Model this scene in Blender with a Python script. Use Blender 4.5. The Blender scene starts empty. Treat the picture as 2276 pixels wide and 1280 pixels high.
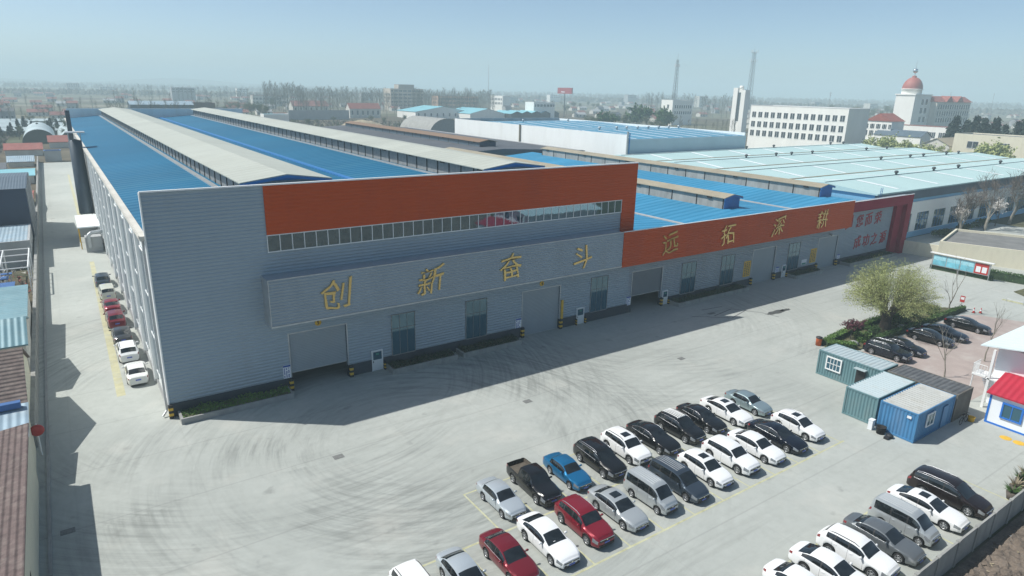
import bpy, bmesh, math, random
import numpy as np
from mathutils import Vector, Matrix
R = math.radians
rnd = random.Random(7)
SC = bpy.context.scene
C = SC.collection

# ------------------------------------------------------------------ camera, sky, sun, exposure
YAW, PITCH, ROLL = R(34.778), R(16.835), R(-1.2706)
cyw, syw, cp_, sp_ = math.cos(YAW), math.sin(YAW), math.cos(PITCH), math.sin(PITCH)
fwd = Vector((syw*cp_, cyw*cp_, -sp_)); right = Vector((cyw, -syw, 0)); down = fwd.cross(right)
r2 = math.cos(ROLL)*right + math.sin(ROLL)*down
d2 = -math.sin(ROLL)*right + math.cos(ROLL)*down
cam_d = bpy.data.cameras.new('camera'); cam = bpy.data.objects.new('camera', cam_d); C.objects.link(cam)
M = Matrix((( r2.x, -d2.x, -fwd.x, 0), (r2.y, -d2.y, -fwd.y, 0), (r2.z, -d2.z, -fwd.z, 27.0), (0, 0, 0, 1)))
cam.matrix_world = M
cam_d.sensor_width = 36; cam_d.lens = 36*1462.5/2276
cam_d.clip_start = 0.5; cam_d.clip_end = 20000
SC.camera = cam

W = bpy.data.worlds.new('World'); SC.world = W; W.use_nodes = True
nt = W.node_tree; bg = nt.nodes['Background']
sky = nt.nodes.new('ShaderNodeTexSky'); sky.sky_type = 'NISHITA'; sky.sun_disc = False
SUN_EL, SUN_AZ = 52.3, -52.6
sky.sun_elevation = R(SUN_EL); sky.sun_rotation = R(SUN_AZ)
sky.air_density = 0.55; sky.dust_density = 1.0; sky.ozone_density = 3.0; sky.altitude = 50
tint = nt.nodes.new('ShaderNodeMix'); tint.data_type = 'RGBA'; tint.blend_type = 'MULTIPLY'; tint.inputs['Factor'].default_value = 1.0
tint.inputs['B'].default_value = (1.05, 1.06, .94, 1)          # the milky, slightly green spring air of the photograph
nt.links.new(sky.outputs[0], tint.inputs['A']); nt.links.new(tint.outputs['Result'], bg.inputs[0]); bg.inputs[1].default_value = 0.14
sun_d = bpy.data.lights.new('sun', 'SUN'); sun = bpy.data.objects.new('sun', sun_d); C.objects.link(sun)
sun.rotation_euler = Vector((11.59, -8.87, -18.9)).to_track_quat('-Z', 'Y').to_euler()
sun_d.energy = 4.8; sun_d.angle = R(0.5); sun_d.color = (1.0, 0.975, 0.92)
sun.location = (0, 0, 120)
SC.view_settings.view_transform = 'Standard'; SC.view_settings.look = 'None'
SC.view_settings.exposure = 0.1; SC.view_settings.gamma = 1.0
SC.cycles.max_bounces = 8; SC.cycles.volume_bounces = 1

# ------------------------------------------------------------------ materials
MATS = {}
def mat(name, col, rough=0.7, metal=0.0, var=0.0, vscale=1.0, wave=None, bump=0.0, bscale=8.0, coat=0.0, spec=0.5, ior=None, dirt=None, stretch=None):
    """Principled material; var = noise tint; wave=(axis, period, height) = ribs as bump; dirt=(colour, scale, amount)."""
    if name in MATS: return MATS[name]
    m = bpy.data.materials.new(name); m.use_nodes = True
    t = m.node_tree; b = t.nodes['Principled BSDF']; N = t.nodes.new; L = t.links.new
    b.inputs['Roughness'].default_value = rough; b.inputs['Metallic'].default_value = metal
    b.inputs['Specular IOR Level'].default_value = spec
    if name.startswith('glass_'): b.inputs['Specular Tint'].default_value = (.62, .88, 1.0, 1)
    if ior: b.inputs['IOR'].default_value = ior
    if coat: b.inputs['Coat Weight'].default_value = coat; b.inputs['Coat Roughness'].default_value = 0.04
    c = (*col, 1)
    b.inputs['Base Color'].default_value = c
    tc = N('ShaderNodeTexCoord'); src = tc.outputs['Object']
    if stretch:
        mp = N('ShaderNodeMapping'); mp.inputs['Scale'].default_value = stretch; L(src, mp.inputs[0]); nsrc = mp.outputs[0]
    else: nsrc = src
    out = None
    if var:
        n = N('ShaderNodeTexNoise'); n.inputs['Scale'].default_value = vscale; n.inputs['Detail'].default_value = 6
        n.inputs['Roughness'].default_value = 0.65
        L(nsrc, n.inputs['Vector'])
        mx = N('ShaderNodeMix'); mx.data_type = 'RGBA'
        mx.inputs['A'].default_value = (*[max(0, x*(1-var)) for x in col], 1)
        mx.inputs['B'].default_value = (*[min(1, x*(1+var)) for x in col], 1)
        mr = N('ShaderNodeMapRange'); mr.inputs[1].default_value = 0.3; mr.inputs[2].default_value = 0.7
        L(n.outputs[0], mr.inputs[0]); L(mr.outputs[0], mx.inputs['Factor']); out = mx.outputs['Result']
    if dirt:
        n2 = N('ShaderNodeTexNoise'); n2.inputs['Scale'].default_value = dirt[1]; n2.inputs['Detail'].default_value = 8
        n2.inputs['Roughness'].default_value = 0.7
        L(nsrc, n2.inputs['Vector'])
        mr2 = N('ShaderNodeMapRange'); mr2.inputs[1].default_value = 0.5; mr2.inputs[2].default_value = 0.75; mr2.inputs[4].default_value = dirt[2]
        L(n2.outputs[0], mr2.inputs[0])
        mx2 = N('ShaderNodeMix'); mx2.data_type = 'RGBA'; mx2.inputs['A'].default_value = c; mx2.inputs['B'].default_value = (*dirt[0], 1)
        if out: L(out, mx2.inputs['A'])
        L(mr2.outputs[0], mx2.inputs['Factor']); out = mx2.outputs['Result']
    if out: L(out, b.inputs['Base Color'])
    nrm = None
    if wave:
        wv = N('ShaderNodeTexWave'); wv.wave_type = 'BANDS'; wv.bands_direction = wave[0]; wv.inputs['Scale'].default_value = 0.314159/wave[1]
        L(src, wv.inputs['Vector'])
        bp = N('ShaderNodeBump'); bp.inputs['Strength'].default_value = 1.0; bp.inputs['Distance'].default_value = wave[2]
        L(wv.outputs['Fac'], bp.inputs['Height']); nrm = bp
    if bump:
        n3 = N('ShaderNodeTexNoise'); n3.inputs['Scale'].default_value = bscale; n3.inputs['Detail'].default_value = 5; L(src, n3.inputs['Vector'])
        bp2 = N('ShaderNodeBump'); bp2.inputs['Strength'].default_value = 1.0; bp2.inputs['Distance'].default_value = bump
        L(n3.outputs[0], bp2.inputs['Height'])
        if nrm: L(nrm.outputs[0], bp2.inputs['Normal'])
        nrm = bp2
    if nrm: L(nrm.outputs[0], b.inputs['Normal'])
    MATS[name] = m; return m

M_ = dict(
 grey_sheet = mat('grey_sheet', (.325,.39,.445), .6, .0, .07, .15, ('Z', .30, .055), spec=.2, dirt=((.24,.26,.28), .3, .4), stretch=(1,1,.16)),
 grey_sheet_b = mat('grey_sheet_b', (.32,.37,.415), .6, .0, .08, .2, ('Z', .27, .07), spec=.2, dirt=((.27,.28,.28), .3, .35), stretch=(1,1,.25)),
 orange = mat('orange_sheet', (.48,.068,.010), .55, .0, .06, .12, ('Z', .32, .03), spec=.12, dirt=((.30,.055,.03), .2, .4), stretch=(1,1,.3)),
 crimson = mat('crimson_panel', (.25,.008,.03), .6, spec=.12, metal=0, var=.1, vscale=.2, wave=('Z',.4,.01)),
 crimson_old = mat('crimson_panel_old', (.34,.022,.04), .5, .0, .1, .2, ('Z', .4, .01)),
 white_panel = mat('white_panel', (.80,.83,.82), .55, 0, .05, .3, ('Y', .45, .02), dirt=((.55,.55,.5), .4, .35), stretch=(1,1,.12)),
 white_trim = mat('white_trim', (.78,.79,.78), .5, 0, .05, .7),
 blue_roof = mat('blue_roof', (.005,.118,.225), .6, .0, .14, .06, ('Y', 1.6, .13), spec=.3, dirt=((.03,.16,.25), .15, .55), stretch=(.25,1,1)),
 blue_roof_b = mat('blue_roof_b', (.035,.23,.40), .6, .0, .14, .08, ('Y', 1.5, .16), spec=.3, dirt=((.09,.34,.56), .15, .5), stretch=(.25,1,1)),
 pale_roof = mat('pale_roof', (.42,.44,.385), .6, 0, .09, .15, ('Y', 1.5, .06), dirt=((.36,.37,.31), .12, .6), stretch=(.4,1,1)),
 tan_roof = mat('tan_roof', (.33,.29,.21), .7, 0, .12, .3, ('Y', .42, .03), dirt=((.22,.18,.13), .2, .6)),
 brown_roof = mat('brown_roof', (.22,.14,.085), .7, 0, .15, .2, ('Y', .42, .03), dirt=((.12,.09,.07), .2, .6)),
 dark_roof = mat('dark_roof', (.085,.09,.10), .7, 0, .2, .1, ('Y', .42, .03)),
 cyan_roof = mat('cyan_roof', (.42,.57,.565), .7, 0, .06, .05, ('X', .5, .02), spec=.15, dirt=((.33,.45,.46), .12, .6), stretch=(1,.2,1)),
 hall_roof = mat('hall_roof', (.10,.265,.385), .7, 0, .08, .06, spec=.1, dirt=((.10,.25,.37), .1, .5), stretch=(1,.2,1)),
 skylight = mat('skylight', (.84,.88,.88), .4, 0, .08, .2),
 blue_trim = mat('blue_trim', (.018,.16,.41), .5, 0, .1, .5),
 lightblue_wall = mat('lightblue_wall', (.18,.42,.62), .55, 0, .08, .1, ('Y', .5, .02)),
 steel_louvre = mat('steel_louvre', (.25,.26,.26), .6, .2, .2, 1.5, ('Z', .12, .02)),
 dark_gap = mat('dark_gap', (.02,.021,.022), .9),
 dado = mat('dado', (.035,.045,.06), .7, 0, .2, .6),
 glass = mat('glass_dark', (.018,.075,.112), .03, 0, bump=.002, bscale=.8, spec=.5, ior=2.1),
 glass_strip = mat('glass_strip', (.016,.034,.05), .02, 0, bump=.006, bscale=.5, spec=.5, ior=2.8),
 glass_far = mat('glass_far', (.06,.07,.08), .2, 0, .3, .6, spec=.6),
 shutter = mat('roller_shutter', (.28,.32,.35), .5, .2, .06, .4, ('Z', .16, .02), dirt=((.32,.32,.31), .5, .4)),
 shutter_dark = mat('roller_shutter_dark', (.16,.18,.20), .5, .2, .06, .4, ('Z', .16, .02)),
 door_white = mat('door_white', (.62,.64,.64), .5),
 gold = mat('gold_leaf', (.66,.49,.19), .28, .9),
 yellow = mat('yellow_paint', (.66,.40,.03), .6, 0, .15, 3),
 black = mat('black_paint', (.015,.015,.016), .6),
 red_paint = mat('red_paint', (.42,.03,.025), .5),
 red_text = mat('red_text', (.36,.006,.025), .5),
 sign_white = mat('sign_white', (.74,.76,.78), .5),
 sign_blue = mat('sign_blue', (.03,.07,.32), .5),
 sign_green = mat('sign_green', (.02,.22,.16), .5),
 concrete_wall = mat('concrete_wall', (.30,.30,.28), .9, 0, .2, .8, bump=.01, bscale=6, dirt=((.13,.13,.12), .7, .6), stretch=(1,1,.3)),
 cream_wall = mat('cream_wall', (.68,.64,.50), .9, 0, .1, .6, bump=.006, bscale=6, dirt=((.40,.36,.27), .6, .6), stretch=(1,1,.3)),
 plaster = mat('plaster', (.60,.58,.52), .9, 0, .1, .3, dirt=((.42,.40,.36), .4, .5), stretch=(1,1,.3)),
 white_plaster = mat('white_plaster', (.83,.82,.77), .8, 0, .05, .2, dirt=((.68,.67,.61), .3, .45), stretch=(1,1,.3)),
 grey_plaster = mat('grey_plaster', (.36,.37,.37), .9, 0, .1, .3),
 pink_plaster = mat('pink_plaster', (.62,.40,.28), .9, 0, .1, .3),
 tile_brown = mat('tile_brown', (.125,.095,.085), .85, 0, .35, 2.5, ('Y', .36, .06), bump=.03, bscale=3, dirt=((.26,.22,.19), 1.2, .6)),
 tile_red = mat('tile_red', (.30,.09,.07), .85, 0, .2, .4, ('X', .4, .05), dirt=((.22,.12,.1), .5, .5)),
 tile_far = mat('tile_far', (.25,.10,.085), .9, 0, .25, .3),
 teal_metal = mat('teal_metal', (.14,.26,.30), .55, .1, .14, .4, ('X', .5, .05), dirt=((.25,.33,.33), .5, .5)),
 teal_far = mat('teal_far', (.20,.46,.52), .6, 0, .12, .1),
 paleblue_metal = mat('paleblue_metal', (.28,.38,.45), .6, .1, .14, .5, ('X', .5, .05), dirt=((.45,.45,.42), .6, .6)),
 navy_metal = mat('navy_metal', (.018,.035,.075), .55, .1, .1, .3),
 slate_metal = mat('slate_metal', (.085,.12,.155), .6, .1, .14, .3, ('X', .4, .03)),
 tank_dark = mat('tank_dark', (.045,.065,.085), .45, .3, .15, .4),
 galv = mat('galvanised', (.45,.47,.48), .45, .5, .12, 1.0),
 blue_sheet = mat('blue_sheet', (.05,.13,.32), .5, 0, .2, .8),
 container_green = mat('container_green', (.13,.24,.26), .6, .1, .12, .7, dirt=((.20,.22,.2), .7, .6), stretch=(1,1,.4)),
 container_blue = mat('container_blue', (.06,.21,.40), .55, .1, .15, .7, dirt=((.16,.25,.38), .8, .6), stretch=(1,1,.4)),
 container_pale = mat('container_pale', (.42,.43,.41), .65, .1, .1, .7, dirt=((.28,.25,.2), .8, .7)),
 container_teal_top = mat('container_teal_top', (.42,.50,.52), .6, .1, .1, .7, dirt=((.24,.18,.13), .7, .45)),
 container_rust = mat('container_rust', (.16,.15,.13), .75, .1, .2, .8, dirt=((.10,.06,.04), .7, .6)),
 container_dark = mat('container_dark', (.10,.105,.11), .65, .1, .2, .8, dirt=((.30,.30,.29), .9, .6)),
 hut_red = mat('hut_red', (.45,.025,.05), .45, 0, .08, .8),
 hut_white = mat('hut_white', (.80,.83,.85), .5, 0, .04, .5),
 hut_blue = mat('hut_blue', (.02,.16,.55), .5),
 bark = mat('bark', (.075,.062,.05), .95, 0, .3, 4, bump=.02, bscale=10),
 bark_pale = mat('bark_pale', (.26,.24,.20), .95, 0, .25, 3),
 twig = mat('twig', (.16,.135,.115), .95, 0, .25, .7),
 twig_far = mat('twig_far', (.13,.125,.10), .95, 0, .3, .12),
 twig_green = mat('twig_green', (.10,.13,.05), .95, 0, .3, .15),
 willow_leaf = mat('willow_leaf', (.35,.385,.15), .7, 0, .3, .6),
 willow_shoot = mat('willow_shoot', (.21,.185,.09), .9, 0, .2, 1),
 leaf_green = mat('leaf_green', (.055,.115,.025), .7, 0, .45, 1.2),
 leaf_bright = mat('leaf_bright', (.10,.19,.035), .7, 0, .4, 1.5),
 leaf_dark = mat('leaf_dark', (.025,.05,.018), .8, 0, .4, 1.2),
 leaf_purple = mat('leaf_purple', (.12,.035,.05), .7, 0, .35, 2),
 conifer = mat('conifer', (.018,.033,.022), .85, 0, .4, .5),
 blossom = mat('blossom', (.75,.72,.68), .8, 0, .1, 2),
 soil = mat('soil', (.15,.12,.095), .95, 0, .45, .9, bump=.25, bscale=3.5, dirt=((.28,.25,.21), 3.0, .35)),
 straw = mat('straw_rubble', (.34,.29,.20), .95, 0, .35, .25, bump=.2, bscale=.6),
 terracotta = mat('terracotta', (.10,.085,.07), .8, 0, .2, 4),
 rubber = mat('rubber', (.012,.012,.013), .85),
 alloy = mat('alloy', (.45,.46,.48), .3, .8),
 chrome = mat('chrome', (.7,.71,.72), .15, 1.0),
 car_glass = mat('car_glass', (.012,.015,.017), .03, 0, .95, 1.6, spec=.7, ior=1.6),
 car_glass_blue = mat('car_glass_pale', (.035,.06,.062), .05, 0, spec=.8, ior=1.6),
 headlight = mat('headlight', (.30,.32,.34), .12, .3, coat=1),
 bed_liner = mat('bed_liner', (.10,.085,.065), .8, 0, .3, 3),
 taillight = mat('taillight', (.20,.008,.012), .12, 0, coat=1),
 plastic = mat('black_plastic', (.022,.022,.024), .6),
 plate = mat('plate_blue', (.10,.15,.48), .5, 0, .5, 9),
 parking_yellow = mat('parking_yellow', (.455,.45,.28), .85, 0, .25, 2.0, dirt=((.385,.395,.365), 1.0, 1.0)),
 iron = mat('cast_iron', (.17,.175,.17), .8, 0, .3, 8),
 poster = mat('poster_cyan', (.16,.46,.56), .5, 0, .3, .8),
 kerb = mat('kerb', (.30,.30,.29), .9, 0, .15, 1),
)

# ------------------------------------------------------------------ mesh building
class MB:
    def __init__(s): s.v=[]; s.f=[]; s.m=[]; s.sm=[]
    def add(s, vs, fs, mi=0, smooth=False):
        o=len(s.v); s.v.extend([tuple(map(float,p)) for p in vs])
        for f in fs: s.f.append(tuple(i+o for i in f)); s.m.append(mi); s.sm.append(smooth)
        return s
    def box(s, x0,x1,y0,y1,z0,z1, mi=0):
        return s.add([(x0,y0,z0),(x1,y0,z0),(x1,y1,z0),(x0,y1,z0),(x0,y0,z1),(x1,y0,z1),(x1,y1,z1),(x0,y1,z1)],
          [(0,3,2,1),(4,5,6,7),(0,1,5,4),(1,2,6,5),(2,3,7,6),(3,0,4,7)], mi)
    def prism(s, poly, z0, z1, mi=0):
        n=len(poly); vs=[(x,y,z0) for x,y in poly]+[(x,y,z1) for x,y in poly]
        return s.add(vs,[tuple(range(n-1,-1,-1)),tuple(range(n,2*n))]+[(i,(i+1)%n,n+(i+1)%n,n+i) for i in range(n)],mi)
    def yprism(s, poly, y0, y1, mi=0):      # poly in (x,z), extruded along y
        n=len(poly); vs=[(x,y0,z) for x,z in poly]+[(x,y1,z) for x,z in poly]
        return s.add(vs,[tuple(range(n)),tuple(range(2*n-1,n-1,-1))]+[(i,n+i,n+(i+1)%n,(i+1)%n) for i in range(n)],mi)
    def xprism(s, poly, x0, x1, mi=0):      # poly in (y,z), extruded along x
        n=len(poly); vs=[(x0,y,z) for y,z in poly]+[(x1,y,z) for y,z in poly]
        return s.add(vs,[tuple(range(n-1,-1,-1)),tuple(range(n,2*n))]+[(i,(i+1)%n,n+(i+1)%n,n+i) for i in range(n)],mi)
    def tube(s, p0, p1, r0, r1=None, n=8, mi=0, cap=True):
        r1=r0 if r1 is None else r1; p0=Vector(p0); p1=Vector(p1); d=(p1-p0)
        if d.length<1e-6: return s
        d.normalize(); a=d.orthogonal().normalized(); b=d.cross(a); vs=[]
        for p,r in ((p0,r0),(p1,r1)):
            for i in range(n):
                t=2*math.pi*i/n; vs.append(p+a*(r*math.cos(t))+b*(r*math.sin(t)))
        fs=[(i,(i+1)%n,n+(i+1)%n,n+i) for i in range(n)]
        s.add(vs,fs,mi,True)
        if cap: s.add(vs,[tuple(range(n-1,-1,-1)),tuple(range(n,2*n))],mi)
        return s
    def path(s, pts, r, n=8, mi=0):
        for a,b in zip(pts,pts[1:]): s.tube(a,b,r,r,n,mi)
        return s
    def lathe(s, prof, n=16, c=(0,0,0), mi=0, axis='z', smooth=True):  # prof [(r,h)]
        vs=[]
        for r,h in prof:
            for i in range(n):
                t=2*math.pi*i/n; u,v=r*math.cos(t),r*math.sin(t)
                vs.append((c[0]+u,c[1]+v,c[2]+h) if axis=='z' else ((c[0]+h,c[1]+u,c[2]+v) if axis=='x' else (c[0]+u,c[1]+h,c[2]+v)))
        fs=[]
        for k in range(len(prof)-1):
            for i in range(n): fs.append((k*n+i,k*n+(i+1)%n,(k+1)*n+(i+1)%n,(k+1)*n+i))
        return s.add(vs,fs,mi,smooth)
    def quad(s, a,b,c,d, mi=0): return s.add([a,b,c,d],[(0,1,2,3)],mi)
    def mesh(s, name, mats):
        me=bpy.data.meshes.new(name); me.from_pydata(s.v,[],s.f)
        for m in (mats if isinstance(mats,(list,tuple)) else [mats]): me.materials.append(m)
        me.polygons.foreach_set('material_index',s.m); me.polygons.foreach_set('use_smooth',s.sm); me.update()
        return me
    def build(s, name, mats, parent=None, loc=None):
        o=bpy.data.objects.new(name, s.mesh(name,mats)); C.objects.link(o)
        if parent: o.parent=parent
        if loc: o.location=loc
        return o

def tag(o,label,cat,group=None):
    o['label']=label; o['category']=cat
    if group: o['group']=group
    return o
def thing(name,label,cat,loc=(0,0,0),rz=0,group=None):
    o=bpy.data.objects.new(name,None); C.objects.link(o); o.location=loc; o.rotation_euler=(0,0,rz); o.empty_display_size=.3
    return tag(o,label,cat,group)
def setting(o,kind='structure'): o['kind']=kind; return o
def part(name,me,parent,mats=None,loc=None,rot=None):
    o=bpy.data.objects.new(name,me); C.objects.link(o); o.parent=parent
    if loc: o.location=loc
    if rot: o.rotation_euler=rot
    if mats:
        for i,m in enumerate(mats):
            if m: o.material_slots[i].link='OBJECT'; o.material_slots[i].material=m
    return o
def copy_tree(o, parent=None):
    c=o.copy(); C.objects.link(c); c.parent=parent
    for ch in list(o.children): copy_tree(ch,c)
    return c
def bearing(u, d):       # a spot d metres off, on the compass bearing given as tangent offset u from the viewing axis
    a=YAW+math.atan((u-1138)*0.957/1462.5); return d*math.sin(a), d*math.cos(a)

_txt={}
def text_mesh(ch, size, depth, bold=0.0, warp=0.0, seed=1):
    key=(ch,size,depth,bold,warp)
    if key in _txt: return _txt[key]
    cu=bpy.data.curves.new('writing','FONT'); cu.body=ch; cu.size=size; cu.extrude=depth; cu.offset=bold
    cu.align_x='CENTER'; cu.align_y='CENTER'; cu.shear=0.0; cu.resolution_u=3
    cu.bevel_depth=0
    o=bpy.data.objects.new('writing',cu); C.objects.link(o)
    dg=bpy.context.evaluated_depsgraph_get(); dg.update()
    me=bpy.data.meshes.new_from_object(o.evaluated_get(dg)); me.materials.clear()
    bpy.data.objects.remove(o); bpy.data.curves.remove(cu)
    if len(me.vertices):
        xs=[v.co.x for v in me.vertices]; ys=[v.co.y for v in me.vertices]; cx=(min(xs)+max(xs))/2; cy=(min(ys)+max(ys))/2
        for v in me.vertices:
            x=v.co.x-cx; y=v.co.y-cy
            if warp:
                x,y=(x+warp*size*(.05*math.sin(3.1*y/size*2+seed)+.35*0.18*y/size+.018*math.sin(11*y/size+7*x/size+seed)), y+warp*size*(.10*x/size+.03*math.sin(5*x/size+seed*2)+.02*math.sin(13*x/size+5*y/size)))
            v.co.x=x; v.co.y=y
    _txt[key]=me; return me
def writing(name, ch, parent, m, loc, size, depth=.05, bold=0.0, warp=0.0, rot=(R(90),0,0), seed=1):
    me=text_mesh(ch,size,depth,bold,warp,seed).copy(); me.name=name
    if not me.materials: me.materials.append(m)
    bm=bmesh.new(); bm.from_mesh(me); bmesh.ops.remove_doubles(bm,verts=bm.verts,dist=.0005); bmesh.ops.recalc_face_normals(bm,faces=bm.faces); bm.to_mesh(me); bm.free()
    for p in me.polygons: p.material_index=0; p.use_smooth=False
    o=bpy.data.objects.new(name,me); C.objects.link(o); o.parent=parent; o.location=loc; o.rotation_euler=rot
    return o
# ------------------------------------------------------------------ ground
def yard_material():
    m=bpy.data.materials.new('yard_concrete'); m.use_nodes=True; t=m.node_tree; b=t.nodes['Principled BSDF']; N=t.nodes.new; L=t.links.new
    b.inputs['Roughness'].default_value=.85; b.inputs['Specular IOR Level'].default_value=.25
    tc=N('ShaderNodeTexCoord'); P=tc.outputs['Object']
    def noise(vec,scale,det=5,rough=.6):
        n=N('ShaderNodeTexNoise'); n.inputs['Scale'].default_value=scale; n.inputs['Detail'].default_value=det; n.inputs['Roughness'].default_value=rough
        if vec: L(vec,n.inputs['Vector'])
        return n.outputs[0]
    def rng(x,a,b_,c=0.,d=1.):
        r=N('ShaderNodeMapRange'); r.inputs[1].default_value=a; r.inputs[2].default_value=b_; r.inputs[3].default_value=c; r.inputs[4].default_value=d; L(x,r.inputs[0]); return r.outputs[0]
    def math_(op,a,b_=None):
        n=N('ShaderNodeMath'); n.operation=op
        for i,x in enumerate((a,b_)):
            if x is None: continue
            if isinstance(x,(int,float)): n.inputs[i].default_value=x
            else: L(x,n.inputs[i])
        return n.outputs[0]
    def mix(f,a,b_):
        n=N('ShaderNodeMix'); n.data_type='RGBA'
        if isinstance(f,(int,float)): n.inputs['Factor'].default_value=f
        else: L(f,n.inputs['Factor'])
        for k,x in (('A',a),('B',b_)):
            if isinstance(x,tuple): n.inputs[k].default_value=(*x,1)
            else: L(x,n.inputs[k])
        return n.outputs['Result']
    def vm(vec,sc=(1,1,1),lo=(0,0,0)):
        n=N('ShaderNodeMapping'); n.inputs['Scale'].default_value=sc; n.inputs['Location'].default_value=lo; L(vec,n.inputs[0]); return n.outputs[0]
    base=mix(rng(noise(P,.05,8,.6),.35,.65),(.355,.375,.35),(.44,.46,.43))
    base=mix(rng(noise(P,1.3,6,.7),.42,.8,0,.35),base,(.25,.26,.24))
    # tyre swirls: noise stretched along circles about a few turning centres
    for (cx,cy,r0,r1,amt) in ((20.5,43.5,4,27,.62),(57,56,9,30,.5),(14,60,14,36,.55)):
        v=vm(P,(1,1,1),(-cx,-cy,0)); sx=N('ShaderNodeSeparateXYZ'); L(v,sx.inputs[0])
        ln=N('ShaderNodeVectorMath'); ln.operation='LENGTH'; L(v,ln.inputs[0]); rr=ln.outputs['Value']
        th=math_('ARCTAN2',sx.outputs[1],sx.outputs[0])
        cb=N('ShaderNodeCombineXYZ'); L(math_('MULTIPLY',rr,2.6),cb.inputs[0]); L(math_('MULTIPLY',th,2.6),cb.inputs[1]); cb.inputs[2].default_value=cx
        fine=rng(noise(cb.outputs[0],1.0,7,.62),.43,.68)
        fade=math_('MULTIPLY',rng(rr,r0,r0+5),rng(rr,r1,r1-9)); patch=rng(noise(P,.09,3,.5),.36,.6)
        base=mix(math_('MULTIPLY',math_('MULTIPLY',fine,fade),math_('MULTIPLY',patch,amt)),base,(.15,.16,.15))
    # straight wheel streaks along the lanes
    s=rng(noise(vm(P,(.05,1.1,1)),1.0,6,.6),.5,.75)
    sep=N('ShaderNodeSeparateXYZ'); L(P,sep.inputs[0])
    lane=math_('MULTIPLY',rng(sep.outputs[0],8,22),rng(noise(P,.07,3,.5),.4,.62))
    base=mix(math_('MULTIPLY',math_('MULTIPLY',s,lane),.55),base,(.21,.22,.20))
    # dusty paler patches, oil spots
    base=mix(rng(noise(vm(P,(1,1,1),(31,7,0)),.16,5,.6),.55,.75,0,.5),base,(.50,.495,.45))
    base=mix(rng(noise(vm(P,(1,1,1),(3,77,0)),.55,4,.5),.66,.76,0,.45),base,(.16,.165,.155))
    # slab joints every 6.5 m in x and 7.2 m in y
    for ax,per,off in ((0,7.4,1.8),(1,7.25,.35)):
        q=math_('ABSOLUTE',math_('SUBTRACT',math_('FRACT',math_('DIVIDE',math_('ADD',sep.outputs[ax],off+300),per)),.5))
        base=mix(math_('MULTIPLY',rng(q,.012,.004),.24 if ax else .08),base,(.18,.18,.17))
    L(base,b.inputs['Base Color'])
    bp=N('ShaderNodeBump'); bp.inputs['Distance'].default_value=.008; L(noise(P,5,5,.6),bp.inputs['Height']); L(bp.outputs[0],b.inputs['Normal'])
    return m
def land_material():
    m=bpy.data.materials.new('farmland'); m.use_nodes=True; t=m.node_tree; b=t.nodes['Principled BSDF']; N=t.nodes.new; L=t.links.new
    b.inputs['Roughness'].default_value=.95; b.inputs['Specular IOR Level'].default_value=.1
    tc=N('ShaderNodeTexCoord'); mp=N('ShaderNodeMapping'); mp.inputs['Scale'].default_value=(.006,.014,1); mp.inputs['Rotation'].default_value=(0,0,.3); L(tc.outputs['Object'],mp.inputs[0])
    vo=N('ShaderNodeTexVoronoi'); vo.inputs['Scale'].default_value=1.0; L(mp.outputs[0],vo.inputs['Vector'])
    cr=N('ShaderNodeValToRGB'); e=cr.color_ramp.elements; e[0].color=(.10,.085,.06,1); e[1].color=(.20,.19,.14,1)
    for p,c in ((.25,(.15,.125,.09,1)),(.45,(.085,.095,.05,1)),(.6,(.24,.22,.17,1)),(.8,(.12,.12,.075,1))):
        k=cr.color_ramp.elements.new(p); k.color=c
    sx=N('ShaderNodeSeparateColor'); L(vo.outputs['Color'],sx.inputs[0]); L(sx.outputs[0],cr.inputs[0])
    n=N('ShaderNodeTexNoise'); n.inputs['Scale'].default_value=.05; n.inputs['Detail'].default_value=9; n.inputs['Roughness'].default_value=.7; L(tc.outputs['Object'],n.inputs['Vector'])
    mx=N('ShaderNodeMix'); mx.data_type='RGBA'; mx.blend_type='MULTIPLY'; mx.inputs['Factor'].default_value=.8
    r=N('ShaderNodeMapRange'); r.inputs[1].default_value=.3; r.inputs[2].default_value=.7; r.inputs[3].default_value=.45; r.inputs[4].default_value=1.35; L(n.outputs[0],r.inputs[0])
    L(cr.outputs[0],mx.inputs['A']); L(r.outputs[0],mx.inputs['B']); L(mx.outputs['Result'],b.inputs['Base Color'])
    return m
g=MB()
xs=[-5200,-1500,-500,-150,-40,0,60,150,400,900,2000,6000]; ys=[-900,-100,0,40,80,150,300,600,1200,2500,6500]
vs=[(x,y,-.03) for y in ys for x in xs]; nx=len(xs)
g.add(vs,[(j*nx+i,j*nx+i+1,(j+1)*nx+i+1,(j+1)*nx+i) for j in range(len(ys)-1) for i in range(nx-1)])
setting(g.build('ground',land_material()))
yard=MB(); yard.add([(-4.6,12,0),(175,12,0),(175,61.5,0),(5,61.5,0),(5,272,0),(-4.6,272,0)],[(0,1,2,3,4,5)])
setting(yard.build('yard_pavement',yard_material()))
pl=MB(); pl.add([(67.6,21.5,.004),(99.2,21.5,.004),(98.8,28,.004),(96.6,32.4,.004),(94.5,33.6,.004),(70.5,33.6,.004),(67.6,33.6,.004)],[tuple(range(7))])
setting(pl.build('plaza_paving',mat('plaza_brick',(.36,.30,.275),.9,0,.1,.5,bump=.01,bscale=5,dirt=((.42,.40,.37),.25,.85))))
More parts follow.
